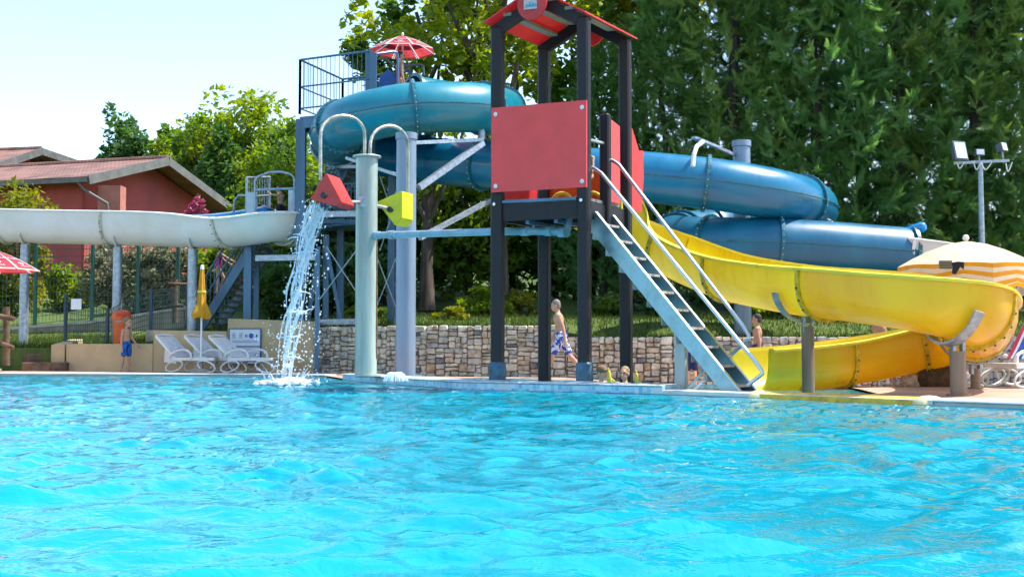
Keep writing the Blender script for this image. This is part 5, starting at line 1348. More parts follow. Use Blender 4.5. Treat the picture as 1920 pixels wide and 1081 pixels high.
# --- parasols
def canopy(root, c, r, h, n, mats_, valance=.18, sag=.05, th=.006, striped=None):
    """gores from the tip c; each gore is one panel"""
    for k in range(n):
        a0, a1 = 2 * math.pi * k / n, 2 * math.pi * (k + 1) / n
        rings = [0.03, .3, .55, .78, 1.0]
        mb = MB(); vs = []
        for t in rings:
            z = -h * t ** 1.55
            for q in range(5):
                a = a0 + (a1 - a0) * q / 4; w = 1 - .035 * math.sin(math.pi * q / 4) * t; s = -sag * math.sin(math.pi * q / 4) * t * (1 if t < 1 else 1)
                vs.append(Vector(c) + V(math.cos(a) * r * t * w, math.sin(a) * r * t * w, z + s * 0 + .02 * math.sin(math.pi * q / 4) * t))
        m_ = len(rings); fs = [(i * 5 + q, i * 5 + q + 1, i * 5 + 6 + q, i * 5 + 5 + q) for i in range(m_ - 1) for q in range(4)]
        mb.add(vs, fs); mm = mats_[k % len(mats_)] if striped is None else mats_[0]
        pn = part(root, 'canopy_panel', mb, mm, smooth=60)
        base = vs[-5:]; lo = [p + V((p.x - c[0]) * .02, (p.y - c[1]) * .02, -valance * (1 + .12 * math.cos(2 * math.pi * q / 4))) for q, p in enumerate(base)]
        if striped is None:
            v = MB(); v.add(base + lo, [(q, q + 1, 5 + q + 1, 5 + q) for q in range(4)]); part(pn, 'valance', v, mats_[(k + 0) % len(mats_)], smooth=60)
        else:
            cuts = np.linspace(0, 1, len(striped) + 1)
            for j, m2 in enumerate(striped):
                v = MB(); up = [b.lerp(l, cuts[j]) for b, l in zip(base, lo)]; dn = [b.lerp(l, cuts[j + 1]) for b, l in zip(base, lo)]
                v.add(up + dn, [(q, q + 1, 5 + q + 1, 5 + q) for q in range(4)]); part(pn, 'valance_stripe', v, m2, smooth=60)
        e = vs[-5]; part(root, 'rib', MB().tube([Vector(c) + V(0, 0, -.04), Vector(c).lerp(e, .5) + V(0, 0, h * .10 - .02), e + V(0, 0, -.012)], .009, 6), M_galv)
def red_parasol(name, label, c, r, zg, rot=0.0):
    c = Vector(c); root = thing(name, label, 'parasol', (c.x, c.y, zg))
    M_a = mat('parasol_red', (.58, .06, .07), .8, var=.06, transl=.45); M_w = mat('parasol_white', (.75, .72, .70), .8, var=.05, transl=.4); M_d = mat('parasol_band', (.42, .01, .05), .8, transl=.2)
    n = 8; h = r * .46
    for k in range(n):
        a0, a1 = 2 * math.pi * k / n + rot, 2 * math.pi * (k + 1) / n + rot
        def pt(t, q):
            a = a0 + (a1 - a0) * q; f = 1 / math.cos((q - .5) * (a1 - a0)) * math.cos((a1 - a0) / 2); return c + V(math.cos(a) * r * t * f, math.sin(a) * r * t * f, -h * t ** 1.35)
        def patch(t0, t1, q0, q1, lift):
            mb = MB(); m_ = 6; vs = [pt(t0 + (t1 - t0) * i / m_, q0 + (q1 - q0) * j / 4) + V(0, 0, lift) for i in range(m_ + 1) for j in range(5)]
            return mb.add(vs, [(i * 5 + j, i * 5 + j + 1, i * 5 + 6 + j, i * 5 + 5 + j) for i in range(m_) for j in range(4)])
        pn = part(root, 'canopy_panel', patch(.03, 1, .06, .94, 0), M_a, smooth=60)
        part(pn, 'seam_band', patch(.03, 1, -.06, .06, .003), M_w, smooth=60)
        part(pn, 'hem', patch(.955, 1.0, .06, .94, .003), M_w, smooth=60)
        part(pn, 'dark_band', patch(.50, .68, .10, .90, .004), M_d, smooth=60)
        am = (a0 + a1) / 2; rad = V(math.cos(am), math.sin(am), 0); tan = V(-math.sin(am), math.cos(am), 0)
        for t, s, tx in ((.59, .115 * r, 'ALGIDA'), (.88, .08 * r, 'ALGIDA')):
            q = pt(t, .5); up = (pt(t - .05, .5) - pt(t + .05, .5)).normalized(); put_text(pn, tx, s, q + up.cross(tan) * 0 + tan.cross(up).normalized() * .014, tan, up, M_w)
        q = pt(.78, .5); up = (pt(.7, .5) - pt(.85, .5)).normalized(); nz = tan.cross(up).normalized()
        hr = [q + nz * .014 + tan * (r * .075 * 16 * math.sin(t) ** 3 / 16) + up * (r * .06 * (13 * math.cos(t) - 5 * math.cos(2 * t) - 2 * math.cos(3 * t) - math.cos(4 * t)) / 16) for t in np.linspace(0, 2 * math.pi, 25)[:-1]]
        part(pn, 'heart_mark', MB().tube(hr, r * .009, 6, closed=True), M_w)
        part(root, 'rib', MB().tube([c + V(0, 0, -.03), pt(.5, 0) + V(0, 0, -.02), pt(1, 0) + V(0, 0, -.012)], .008, 6), M_galv)
    part(root, 'pole', MB().cyl((c.x, c.y, zg), (c.x, c.y, c.z + .03), .022, 12), M_whitep, smooth=True)
    part(root, 'finial', MB().ell((c.x, c.y, c.z + .04), (.03, .03, .045), 10, 6), M_whitep, smooth=True)
t0 = P(755, 68, 26.6); red_parasol('red_parasol', 'red and white printed parasol high on the slide tower platform', t0, .74, P(755, 214, 26.6).z - .1, rot=R(22))
t1 = P(-20, 466, 24.9); red_parasol('red_parasol', 'red and white printed parasol cut off at the left picture edge', t1, .98, gz(t1.x, 24.9), rot=R(12))
part_c = [P(x, 690, 24.9) for x in (-20,)][0]
mb = MB().lathe([(.02, 0), (.28, 0), (.28, .08), (.05, .12), (.04, .3), (.02, .3)], (t1.x, 24.9, gz(t1.x, 24.9)), 20); solo('parasol_base', mb, M_conc, 'round concrete parasol base at the left edge of the deck', 'parasol base', (t1.x, 24.9, gz(t1.x, 24.9)), smooth=40)
def striped_parasol():
    D = 18.6; c = P(1811, 452, D); zg = gz(c.x, D); root = thing('striped_parasol', 'open parasol with white top and yellow striped skirt at the right', 'parasol', (c.x, D, zg))
    M_y = mat('parasol_yellow', (.78, .36, .02), .8, var=.06, transl=.45); M_w2 = mat('parasol_top', (.78, .68, .46), .8, var=.05, transl=.35)
    canopy(root, c, 1.03, .40, 8, [M_w2], valance=.32, striped=[M_y, M_w2, M_y, M_w2, M_y])
    # inner striped lining, hung a hand below the top
    for k in range(8):
        a0, a1 = 2 * math.pi * k / 8, 2 * math.pi * (k + 1) / 8
        for j in range(5):
            r0, r1 = .2 + .155 * j, .2 + .155 * (j + 1); vs = []
            for rr in (r0, r1):
                for q in range(4):
                    a = a0 + (a1 - a0) * q / 3; vs.append(c + V(math.cos(a) * rr, math.sin(a) * rr, -.40 * (rr / 1.03) ** 1.55 - .03))
            b = MB(); b.add(vs, [(q, q + 1, 5 + q, 4 + q) for q in range(3)]); part(root, 'lining_stripe', b, M_y if j % 2 else M_w2, smooth=60)
    part(root, 'pole', MB().cyl((c.x, D, zg), (c.x, D, c.z), .025, 14), M_whitep, smooth=True); part(root, 'finial', MB().ell((c.x, D, c.z + .05), .05, 14, 8), M_whitep, smooth=True)
    z = MB(); cl = thing('hanging_clothes', 'black and white striped swimwear hung to dry under the striped parasol', 'clothes', tuple(P(1790, 505, D - 1.0)))
    a = P(1761, 488, D - 1.05); b = P(1786, 504, D - 1.05)
    for k in range(5):
        zz = a.z - (k + .5) * (a.z - b.z) / 5; part(cl, 'stripe', MB().box((((a.x + b.x) / 2), a.y, zz), (b.x - a.x, .015, (a.z - b.z) / 11)), mat('black_cloth', (.012, .012, .015), .9))
    part(cl, 'white_cloth', MB().box(((a.x + b.x) / 2, a.y + .02, (a.z + b.z) / 2), (b.x - a.x, .012, a.z - b.z)), M_w2)
    p = P(1796, 490, D - 1.05); part(cl, 'black_top', MB().prism([p, P(1808, 491, D - 1.05), P(1807, 505, D - 1.05), P(1801, 500, D - 1.05), P(1792, 514, D - 1.05), P(1785, 512, D - 1.05), P(1787, 500, D - 1.05), P(1784, 492, D - 1.05)], (0, .015, 0)), MATS['black_cloth'])
striped_parasol()
def closed_parasol():
    D = 24.9; t = P(379, 499, D); zg = gz(t.x, D); root = thing('closed_parasol', 'closed yellow parasol furled around its pole between the loungers', 'parasol', (t.x, D, zg)); M_y = mat('furled_yellow', (.70, .34, .015), .8, var=.1, transl=.3)
    zb = P(379, 596, D).z; z0 = t.z - .06; H = z0 - zb; n = 24; prof = [(.035, z0), (.055, z0 - .25 * H), (.075, z0 - .5 * H), (.085, z0 - .68 * H), (.16, z0 - .86 * H), (.19, z0 - .95 * H), (.16, zb)]
    vs = []
    for r, z in prof:
        for k in range(n):
            a = 2 * math.pi * k / n; rr = r * (1 + .22 * math.sin(a * 6 + z * 2)); vs.append((t.x + rr * math.cos(a), D + rr * math.sin(a), z + .03 * math.sin(a * 3) * (1 if r > .1 else 0)))
    m_ = len(prof); part(root, 'canopy', MB().add(vs, [(i * n + k, i * n + (k + 1) % n, (i + 1) * n + (k + 1) % n, (i + 1) * n + k) for i in range(m_ - 1) for k in range(n)] + [tuple(range((m_ - 1) * n, m_ * n))]), M_y, smooth=60)
    part(root, 'pole', MB().cyl((t.x, D, zg), (t.x, D, t.z - .02), .02, 12), M_whitep, smooth=True); part(root, 'finial', MB().lathe([(.01, 0), (.04, 0), (.04, .07), (.02, .1), (.005, .1)], (t.x, D, t.z - .07), 12), M_whitep, smooth=True)
    part(root, 'tie_strap', MB().lathe([(.075, 0), (.088, .0), (.088, .04), (.075, .04)], (t.x, D, z0 - .48 * H), 16), M_yelr)
    part(root, 'base', MB().lathe([(.02, .0), (.24, .0), (.24, .07), (.05, .1), (.04, .25), (.02, .25)], (t.x, D, zg), 20), M_conc, smooth=40)
closed_parasol()
# --- bin, rules board, lights, spout
def bin_():
    D = 27.0; p = P(227, 647, D); tp = P(227, 581, D); H = tp.z - p.z; z = p.z; root = thing('litter_bin', 'bright orange litter bin with slot mouth behind the low beige wall', 'bin', (p.x, D, z)); w = .19
    part(root, 'bin_body', MB().lathe([(.02, 0), (w * .8, 0), (w * .86, .05), (w, H * .72), (w, H * .76), (.02, H * .76)], (p.x, D, z), 24), M_orange, smooth=40)
    part(root, 'bin_hood', MB().lathe([(w + .015, H * .74), (w + .02, H * .84), (w * .95, H * .95), (w * .6, H), (.02, H * 1.01)], (p.x, D, z), 24), M_orange, smooth=40)
    part(root, 'bin_mouth', MB().box((p.x + .05, D - w - .005, z + H * .86), (.17, .05, .07)), mat('bin_red', (.5, .03, .02), .5)); part(root, 'bin_post', MB().cyl((p.x - .12, D + .2, z - .3), (p.x - .12, D + .2, z + H), .03, 10), M_galv)
    part(root, 'worn_patch', MB().box((p.x - .02, D - w + .003, z + H * .68), (.16, .012, .03)), mat('worn_grey', (.35, .3, .27), .8))
bin_()
def board():
    q0 = onwall(432); q1 = onwall(491); e = Vector((q1[0] - q0[0], q1[1] - q0[1], 0)).normalized(); nrm = V(e.y, -e.x, 0); a = Vector((q0[0], q0[1], 0)) + nrm * .03; b = Vector((q1[0], q1[1], 0)) + nrm * .03
    zt = P(460, 616, a.y).z; zb = P(460, 682, a.y).z; root = thing('rules_board', 'white pool rules board with blue pictograms fixed to the beige wall', 'sign', (a.x, a.y, zb)); U = lambda u, v, o=0: a.lerp(b, u) + nrm * o + V(0, 0, zb + (zt - zb) * v)
    part(root, 'board', MB().prism([U(0, 0), U(1, 0), U(1, 1), U(0, 1)], nrm * .015), mat('board_white', (.62, .66, .72), .4, var=.04)); Mf = mat('board_frame', (.04, .09, .2), .4); Mb = mat('sign_blue', (.02, .07, .35), .4)
    for u0, v0, u1, v1 in ((0, 0, 1, 0), (0, 1, 1, 1), (0, 0, 0, 1), (1, 0, 1, 1), (0, .5, 1, .5)): part(root, 'frame', MB().bar(U(u0, v0, .017), U(u1, v1, .017), .02, .025, nrm), Mf)
    Mq = nrm.to_track_quat('Z', 'Y').to_matrix()
    def disc(u, v, r, m): part(root, 'pictogram', MB().lathe([(.002, 0), (r, 0), (r, .004), (.002, .004)], U(u, v, .0155), 20, Mq), m)
    disc(.70, .80, .055, Mb); disc(.28, .30, .05, Mb); Mk = mat('sign_dark', (.03, .03, .05), .5); Mr = mat('sign_red', (.35, .02, .08), .5)
    for u, v, w, h, m in ((.87, .80, .03, .07, Mk), (.52, .80, .015, .08, Mk), (.57, .80, .015, .08, Mk), (.88, .28, .05, .05, Mr)): part(root, 'pictogram', MB().prism([U(u - w, v - h * .5, .016), U(u + w, v - h * .5, .016), U(u + w * .7, v + h * .5, .016), U(u - w * .6, v + h * .45, .016)], nrm * .004), m)
    part(root, 'pictogram', MB().prism([U(.43, .33, .016), U(.48, .28, .016), U(.53, .33, .016), U(.5, .25, .016), U(.48, .22, .016), U(.45, .25, .016)], nrm * .004), Mr)
    ln = MB()
    for v in (.86, .82, .78, .74):
        for u0 in (.1, .32): ln.prism([U(u0, v, .016), U(u0 + random.uniform(.08, .14), v, .016), U(u0 + .1, v + .014, .016), U(u0, v + .014, .016)], nrm * .002)
    for v in (.66, .62, .14, .1): ln.prism([U(.1, v, .016), U(.9, v, .016), U(.88, v + .01, .016), U(.1, v + .01, .016)], nrm * .002)
    part(root, 'small_print', ln, Mk, kind='stuff')
board()
def flood():
    D = 26.5; t = P(1838, 303, D); zg = tz(t.x, D); root = thing('floodlight_mast', 'slim steel mast with a crossbar and three floodlights at the right', 'floodlight', (t.x, D, zg)); M_b = mat('lamp_body', (.10, .12, .14), .5); M_gl = mat('lamp_face', (.55, .62, .66), .12, var=.1, coat=.5)
    part(root, 'mast', MB().tube([V(t.x, D, zg), V(t.x, D, t.z)], [.075, .055], 14), M_galv, smooth=True); a = P(1788, 306, D); b = P(1892, 301, D); part(root, 'crossbar', MB().bar(a, b, .05, .06), M_galv)
    def lamp(px, py, w, h, tilt, yaw):
        c = P(px, py, D - .05); Mx = Matrix.Rotation(yaw, 3, 'Z') @ Matrix.Rotation(tilt, 3, 'X'); bo = MB(); pts = [(-w / 2, -.0, -h / 2), (w / 2, 0, -h / 2), (w / 2, 0, h / 2), (-w / 2, 0, h / 2)]
        bk = [(x * .7, .16, z * .75) for x, y, z in pts]; vs = [c + Mx @ Vector(p) for p in pts + bk]
        hd = part(root, 'lamp_head', bo.add(vs, [(3, 2, 1, 0), (4, 5, 6, 7), (0, 1, 5, 4), (1, 2, 6, 5), (2, 3, 7, 6), (3, 0, 4, 7)]), M_b); part(hd, 'lamp_glass', MB().box(c + Mx @ V(0, -.008, 0), (w * .84, .012, h * .84), M=Mx), M_gl)
        part(hd, 'lamp_yoke', MB().bar(c + Mx @ V(0, .08, -h * .4), V(c.x, c.y + .05, a.z), .03, .03), M_galv)
    lamp(1801, 282, .34, .44, R(-14), R(20)); lamp(1838, 285, .2, .14, R(-10), R(5)); lamp(1883, 275, .2, .2, R(-15), R(35))
    for x0, x1, dp in ((1795, 1808, 10), (1826, 1840, 12), (1840, 1860, 12), (1886, 1898, 16)): part(root, 'cable', MB().tube(catmull([P(x0, 306, D - .06), P((x0 + x1) / 2 - 2, 306 + dp, D - .07), P(x1, 304, D - .06)], 5), .012, 6), M_whitep, smooth=True)
flood()
def spout():
    c = P(741, 712, 17.6); root = thing('water_spout', 'low dome of bubbling water beside the round blue column', 'fountain', (c.x, c.y, .1)); part(root, 'nozzle', MB().cyl((c.x, c.y, .03), (c.x, c.y, .14), .03, 10), M_galv)
    arcs = MB()
    for k in range(22):
        a = 2 * math.pi * k / 22; rr = random.uniform(.13, .2); arcs.tube([V(c.x + rr * t * math.cos(a), c.y + rr * t * math.sin(a), .14 + .34 * t * (1 - t) - .06 * t) for t in np.linspace(0, 1, 7)], [.008, .01, .012, .013, .013, .012, .01], 5)
    part(root, 'water_dome', arcs, splash_mat(), kind='stuff', smooth=60)

# ------------------------------------------------------------------ falling water
def splash_mat():
    if 'splash' in MATS: return MATS['splash']
    m = bpy.data.materials.new('splash'); m.use_nodes = True; N = m.node_tree.nodes; L = m.node_tree.links; out = N['Material Output']; b = N['Principled BSDF']
    b.inputs['Base Color'].default_value = (.97, .98, .99, 1); b.inputs['Roughness'].default_value = .06; b.inputs['Specular IOR Level'].default_value = .8
    t = N.new('ShaderNodeBsdfTranslucent'); t.inputs['Color'].default_value = (.9, .97, 1, 1); tr = N.new('ShaderNodeBsdfTransparent'); tr.inputs['Color'].default_value = (.9, .97, 1, 1)
    m1 = N.new('ShaderNodeMixShader'); m1.inputs[0].default_value = .6; L.new(b.outputs[0], m1.inputs[1]); L.new(t.outputs[0], m1.inputs[2])
    m2 = N.new('ShaderNodeMixShader'); m2.inputs[0].default_value = .34; L.new(m1.outputs[0], m2.inputs[1]); L.new(tr.outputs[0], m2.inputs[2]); L.new(m2.outputs[0], out.inputs['Surface'])
    MATS['splash'] = m; return m
spout()
def falling_water():
    rng = random.Random(4); D0 = 18.15
    root = thing('falling_water', 'sheet of white water pouring from the red bucket and splashing below', 'water splash', tuple(P(540, 712, D0)))
    lip0 = P(586, 376, D0); lip1 = P(624, 388, D0 + .3); strands = MB(); g = 9.8
    def traj(s, v, t): p = lip0.lerp(lip1, s); return p + V(v.x * t, v.y * t, v.z * t - .5 * g * t * t)
    T = math.sqrt(2 * (lip0.z + .3) / g)
    for k in range(34):
        s = rng.random(); v = V(-.62 + rng.gauss(0, .09) + (s - .5) * -.35, rng.gauss(0, .08), rng.gauss(.1, .15)); t0 = rng.uniform(0, .22); t1 = t0 + rng.uniform(.10, .30); t1 = min(t1, T)
        n = max(6, int((t1 - t0) * 60)); ph = rng.uniform(0, 6); pl = []; rs = []; w = rng.uniform(.006, .018)
        for i in range(n):
            t = t0 + (t1 - t0) * i / (n - 1); p = traj(s, v, t); f = 18 * t; p += V(.035 * math.sin(f + ph) * (.3 + t), .03 * math.cos(f * 1.2 + ph), .0); pl.append(p); rs.append(max(.003, w * (.55 + .45 * math.sin(f * 1.6 + ph * 2)) * math.sin(math.pi * (i + .6) / (n + .2)) ** .5))
        strands.tube(pl, rs, 6)
    # thick ropes that knot together lower down
    for k in range(9):
        s = rng.uniform(.15, .9); v = V(-.62 + rng.gauss(0, .07), rng.gauss(0, .06), 0); n = 34; ph = rng.uniform(0, 6); pl = []; rs = []; w = rng.uniform(.009, .02)
        for i in range(n):
            t = .10 + (T - .10) * i / (n - 1); p = traj(s * (1 - 1.05 * t) + .35 * t, v, t); p += V(.075 * math.sin(9 * t + ph) * t * 1.5 + .03 * math.sin(31 * t + ph), .06 * math.cos(7 * t + ph) * t, .02 * math.sin(23 * t)); pl.append(p); rs.append(max(.004, w * (.6 + .6 * math.sin(27 * t + ph))))
        strands.tube(pl, rs, 7)
        for i in range(8, n, rng.randint(3, 6)):
            d = V(rng.gauss(0, 1), rng.gauss(0, .6), rng.uniform(-.2, .9)).normalized() * rng.uniform(.07, .2); strands.tube([pl[i], pl[i] + d * .6, pl[i] + d + V(0, 0, -.03)], [.013, .008, .005], 5)
    part(root, 'stream', strands, splash_mat(), smooth=60, kind='stuff')
    dr = MB()
    for k in range(620):
        t = rng.uniform(.05, T) if k % 3 else rng.uniform(.45, T); s = rng.random(); v = V(-.62, 0, 0); p = traj(s, v, t) + V(rng.gauss(0, .05 + .16 * t), rng.gauss(0, .12), rng.gauss(0, .1))
        if p.z < .04: continue
        r = rng.choice((.004, .006, .008, .010, .014)); dr.ell(p, (r, r, r * rng.uniform(1, 1.9)), 6, 4)
    for k in range(150):
        a = rng.uniform(0, 6.28); h = rng.random() ** 1.7; c = P(545, 712, D0); q = c + V(math.cos(a) * (.1 + .5 * rng.random()), math.sin(a) * .35 * rng.random(), 0); q.z = .03 + .9 * h; r = rng.choice((.006, .009, .013)); dr.ell(q, r, 6, 4)
    part(root, 'droplets', dr, splash_mat(), smooth=60, kind='stuff')
    fo = MB(); c = P(540, 714, D0); c.z = 0
    for k in range(150):
        a = rng.uniform(0, 6.28); q = rng.random() ** .7 * .48; r = rng.uniform(.025, .075) * (1 - q * .6); fo.ell(c + V(math.cos(a) * q, math.sin(a) * q * .55, .01 + .09 * (1 - q) * rng.random()), (r * 1.25, r, r * .6), 7, 5)
    for k in range(16):
        a = rng.uniform(0, 6.28); q = rng.uniform(.1, .35); b = c + V(math.cos(a) * q, math.sin(a) * q * .6, 0); h = rng.uniform(.08, .28); fo.tube([b, b + V(math.cos(a) * .06, 0, h * .6), b + V(math.cos(a) * .14, 0, h)], [.03, .012, .004], 6)
    part(root, 'foam', fo, mat('foam', (.86, .92, .94), .5, var=.03, transl=.4), smooth=60, kind='stuff')
falling_water()

# ------------------------------------------------------------------ people
def rotm(ax, a): return Matrix.Rotation(a, 3, ax)
def hand_at(mb, w, d, s, palm_n, curl=.5):
    """wrist w, pointing along d, palm normal palm_n; five separate bent fingers"""
    d = d.normalized(); n = (palm_n - d * palm_n.dot(d)).normalized(); x = d.cross(n); L = .085 * s
    mb.ell(w + d * L * .55, (.042 * s, .018 * s, .05 * s), 10, 8, Matrix((x, n, d)).transposed())
    for k, (o, ln) in enumerate(((-.030, .062), (-.010, .075), (.011, .070), (.030, .055))):
        b = w + d * L + x * o * s; m1 = b + d * ln * .5 * s; m2 = m1 + (d * math.cos(curl) + n * math.sin(curl)) * ln * .5 * s; mb.cap(b - d * .02 * s, m1, .0095 * s, .0088 * s, 6); mb.cap(m1, m2, .0088 * s, .0075 * s, 6)
    t0 = w + d * L * .35 - x * .035 * s; t1 = t0 + (d * .6 - x * .75 + n * .25).normalized() * .035 * s; mb.cap(t0, t1, .011 * s, .010 * s, 6); mb.cap(t1, t1 + (d * .9 - x * .2 + n * .3).normalized() * .03 * s, .010 * s, .008 * s, 6)
def person(label, loc, rz, H, skin, hair, legs=((0, 0), (0, 0)), arms=((0, .12, .2), (0, .12, .2)), lean=0.0, child=False, wear=None, heady=0.0, headp=0.0, fat=1.0, hairlen=0.0, cap_=None, base='feet', zroot=None, female=False):
    """faces +x locally. legs (thigh forward, knee bend); arms (forward swing, outward, elbow bend)"""
    s = H / 1.75; hk = (1.28 if child else 1.0); lk = (.90 if child else 1.0); B = MB(); f = fat
    th, sh = .43 * s * lk, .42 * s * lk; tor = .50 * s; tw = V(0, 0, 0)
    hip = V(0, 0, 0); Lm = rotm('Y', lean); up = Lm @ V(0, 0, 1); fw = Lm @ V(1, 0, 0); lat = V(0, 1, 0)
    feet = []; J = {}
    for sd, (a, k) in zip((1, -1), legs):
        h0 = hip + lat * sd * .085 * s; d1 = V(math.sin(a), 0, -math.cos(a)); kn = h0 + d1 * th; b = a - k; d2 = V(math.sin(b), 0, -math.cos(b)); an = kn + d2 * sh; feet.append((sd, an, b)); J[sd] = (h0, kn, an)
        B.cap(h0, kn, .080 * s * f, .052 * s * f, 12); B.cap(h0.lerp(kn, .15) - V(.012 * s, 0, 0), h0.lerp(kn, .5), .078 * s * f, .062 * s * f, 10); B.cap(kn, an, .050 * s * f, .034 * s, 12); B.cap(kn.lerp(an, .12) - V(.014 * s, 0, 0), kn.lerp(an, .45) - V(.012 * s, 0, 0), .044 * s * f, .042 * s * f, 10)
        fd = V(math.cos(min(0.0, b) * -.0), 0, 0); fd = V(math.cos(b * .5), 0, math.sin(b * .6)); heel = an + V(-.03 * s, 0, -.045 * s); toe = an + fd * .16 * s + V(0, sd * .015 * s, -.055 * s); B.cap(heel, toe, .032 * s, .026 * s, 8); B.cap(an, an.lerp(toe, .5) + V(0, 0, .005 * s), .034 * s, .028 * s, 8)
        for q in range(5): B.cap(toe + V(0, (q - 2) * .014 * s, 0), toe + V(.028 * s, (q - 2) * .015 * s, -.004 * s), .011 * s, .008 * s, 5)
    B.ell(hip + V(0, 0, .03 * s), (.105 * s * f, .145 * s * f, .11 * s), 14, 10); wa = hip + up * .17 * s; ch = hip + up * .36 * s; nk = hip + up * tor
    B.ell(wa, (.095 * s * f, .125 * s * f, .13 * s), 14, 10, Lm); B.ell(ch, (.105 * s * f, .150 * s * f, .17 * s), 14, 10, Lm); B.ell(ch + fw * .03 * s + up * .03 * s, (.085 * s * f, .135 * s * f, .10 * s), 12, 8, Lm)
    sw = (.165 if child or female else .19) * s; B.cap(nk - up * .055 * s + lat * sw * .75, nk - up * .055 * s - lat * sw * .75, .062 * s, .062 * s, 10); B.cap(nk - up * .05 * s, nk + up * .09 * s, .058 * s, .05 * s, 12)
    hs = hk * s; Hm = Lm @ rotm('Z', heady) @ rotm('Y', headp - lean * .7); hc = nk + up * .035 * s + Hm @ V(.02 * hs, 0, .125 * hs)
    hb = lambda x, y, z: hc + Hm @ (V(x, y, z) * hs)
    B.ell(hb(-.008, 0, .025), (.096 * hs, .076 * hs, .100 * hs), 16, 12, Hm); B.ell(hb(.022, 0, -.045), (.068 * hs, .056 * hs, .072 * hs), 14, 10, Hm); B.ell(hb(.062, 0, -.088), .024 * hs, 8, 6)
    B.cap(hb(.086, 0, .012), hb(.106, 0, -.028), .010 * hs, .016 * hs, 8); B.ell(hb(.083, 0, -.062), (.014 * hs, .026 * hs, .011 * hs), 8, 6, Hm); B.cap(hb(.078, -.035, .035), hb(.078, .035, .035), .014 * hs, .014 * hs, 8)
    for sd in (1, -1): B.ell(hb(-.005, sd * .078, -.008), (.018 * hs, .010 * hs, .030 * hs), 8, 8, Hm)
    for sd, (a, o, e) in zip((1, -1), arms):
        s0 = nk - up * .065 * s + lat * sd * sw; d1 = Lm @ V(math.sin(a) * math.cos(o), sd * math.sin(o), -math.cos(a) * math.cos(o)); el = s0 + d1 * .28 * s; bx = d1.cross(lat).normalized(); b = rotm('Y', -e) @ d1 if True else d1; wr = el + b * .25 * s
        B.ell(s0, .060 * s * f, 10, 8); B.cap(s0, el, .050 * s * f, .038 * s, 10); B.cap(el, wr, .039 * s * f, .026 * s, 10); hand_at(B, wr, b, s, Lm @ V(.2, -sd * 1, 0), .45); J['w%d' % sd] = wr
    low = min(min(an.z for _, an, _ in feet) - .085 * s, 0 if base == 'feet' else 9e9) if base == 'feet' else 0
    low = min(an.z for _, an, _ in feet) - .078 * s
    z0 = -low if zroot is None else zroot
    sh_ = V(0, 0, z0); B.v = [(x, y, z + z0) for x, y, z in B.v]
    root = thing('person', label, 'person', (0, 0, 0)); M_s = mat('skin_%d%d%d' % tuple(int(c * 99) for c in skin), skin, .5, var=.08, vs=8, spec=.35)
    bo = part(root, 'body', B, M_s)
    rm = bo.modifiers.new('skin', 'REMESH'); rm.mode = 'VOXEL'; rm.voxel_size = .0085 * max(.75, s); rm.use_smooth_shade = True
    sm = bo.modifiers.new('soften', 'SMOOTH'); sm.factor = .5; sm.iterations = 5
    def remeshed(nm, mb, m, vox=.012, it=4):
        mb.v = [(x, y, z + z0) for x, y, z in mb.v]; o = part(root, nm, mb, m); r_ = o.modifiers.new('r', 'REMESH'); r_.mode = 'VOXEL'; r_.voxel_size = vox * max(.7, s); r_.use_smooth_shade = True; k_ = o.modifiers.new('s', 'SMOOTH'); k_.factor = .5; k_.iterations = it; return o
    if hair is not None:
        hm = mat('hair_%d%d%d' % tuple(int(c * 99) for c in hair), hair, .7, var=.3, vs=40, bump=.5, bs=90); hb_ = MB(); hb_.ell(hb(-.022, 0, .048), (.094 * hs, .083 * hs, .092 * hs), 16, 10, Hm); hb_.ell(hb(-.05, 0, .0), (.062 * hs, .074 * hs, .085 * hs), 14, 10, Hm)
        if hairlen: hb_.cap(hb(-.09, 0, .03), hb(-.13, 0, .03 - hairlen), .035 * hs, .018 * hs, 8); hb_.ell(hb(-.1, 0, .07), .038 * hs, 8, 6)
        remeshed('hair', hb_, hm, .009)
    if cap_ is not None:
        c_ = MB(); c_.ell(hb(-.012, 0, .045), (.105 * hs, .090 * hs, .092 * hs), 16, 10, Hm); c_.ell(hb(.10, 0, .045), (.06 * hs, .06 * hs, .012 * hs), 12, 6, Hm); remeshed('cap', c_, mat('cap_cloth_%d' % int(cap_[0] * 99), cap_, .85), .009)
    Me = mat('eye_dark', (.02, .015, .012), .3)
    for sd in (1, -1):
        e = MB().ell(hb(.083, sd * .03, .014), (.008 * hs, .014 * hs, .008 * hs), 8, 6, Hm); e.v = [(x, y, z + z0) for x, y, z in e.v]; part(root, 'eye', e, Me, smooth=True)
    mo = MB().ell(hb(.094, 0, -.062), (.006 * hs, .022 * hs, .006 * hs), 8, 6, Hm); mo.v = [(x, y, z + z0) for x, y, z in mo.v]; part(root, 'mouth', mo, mat('lips', (.32, .10, .08), .5), smooth=True)
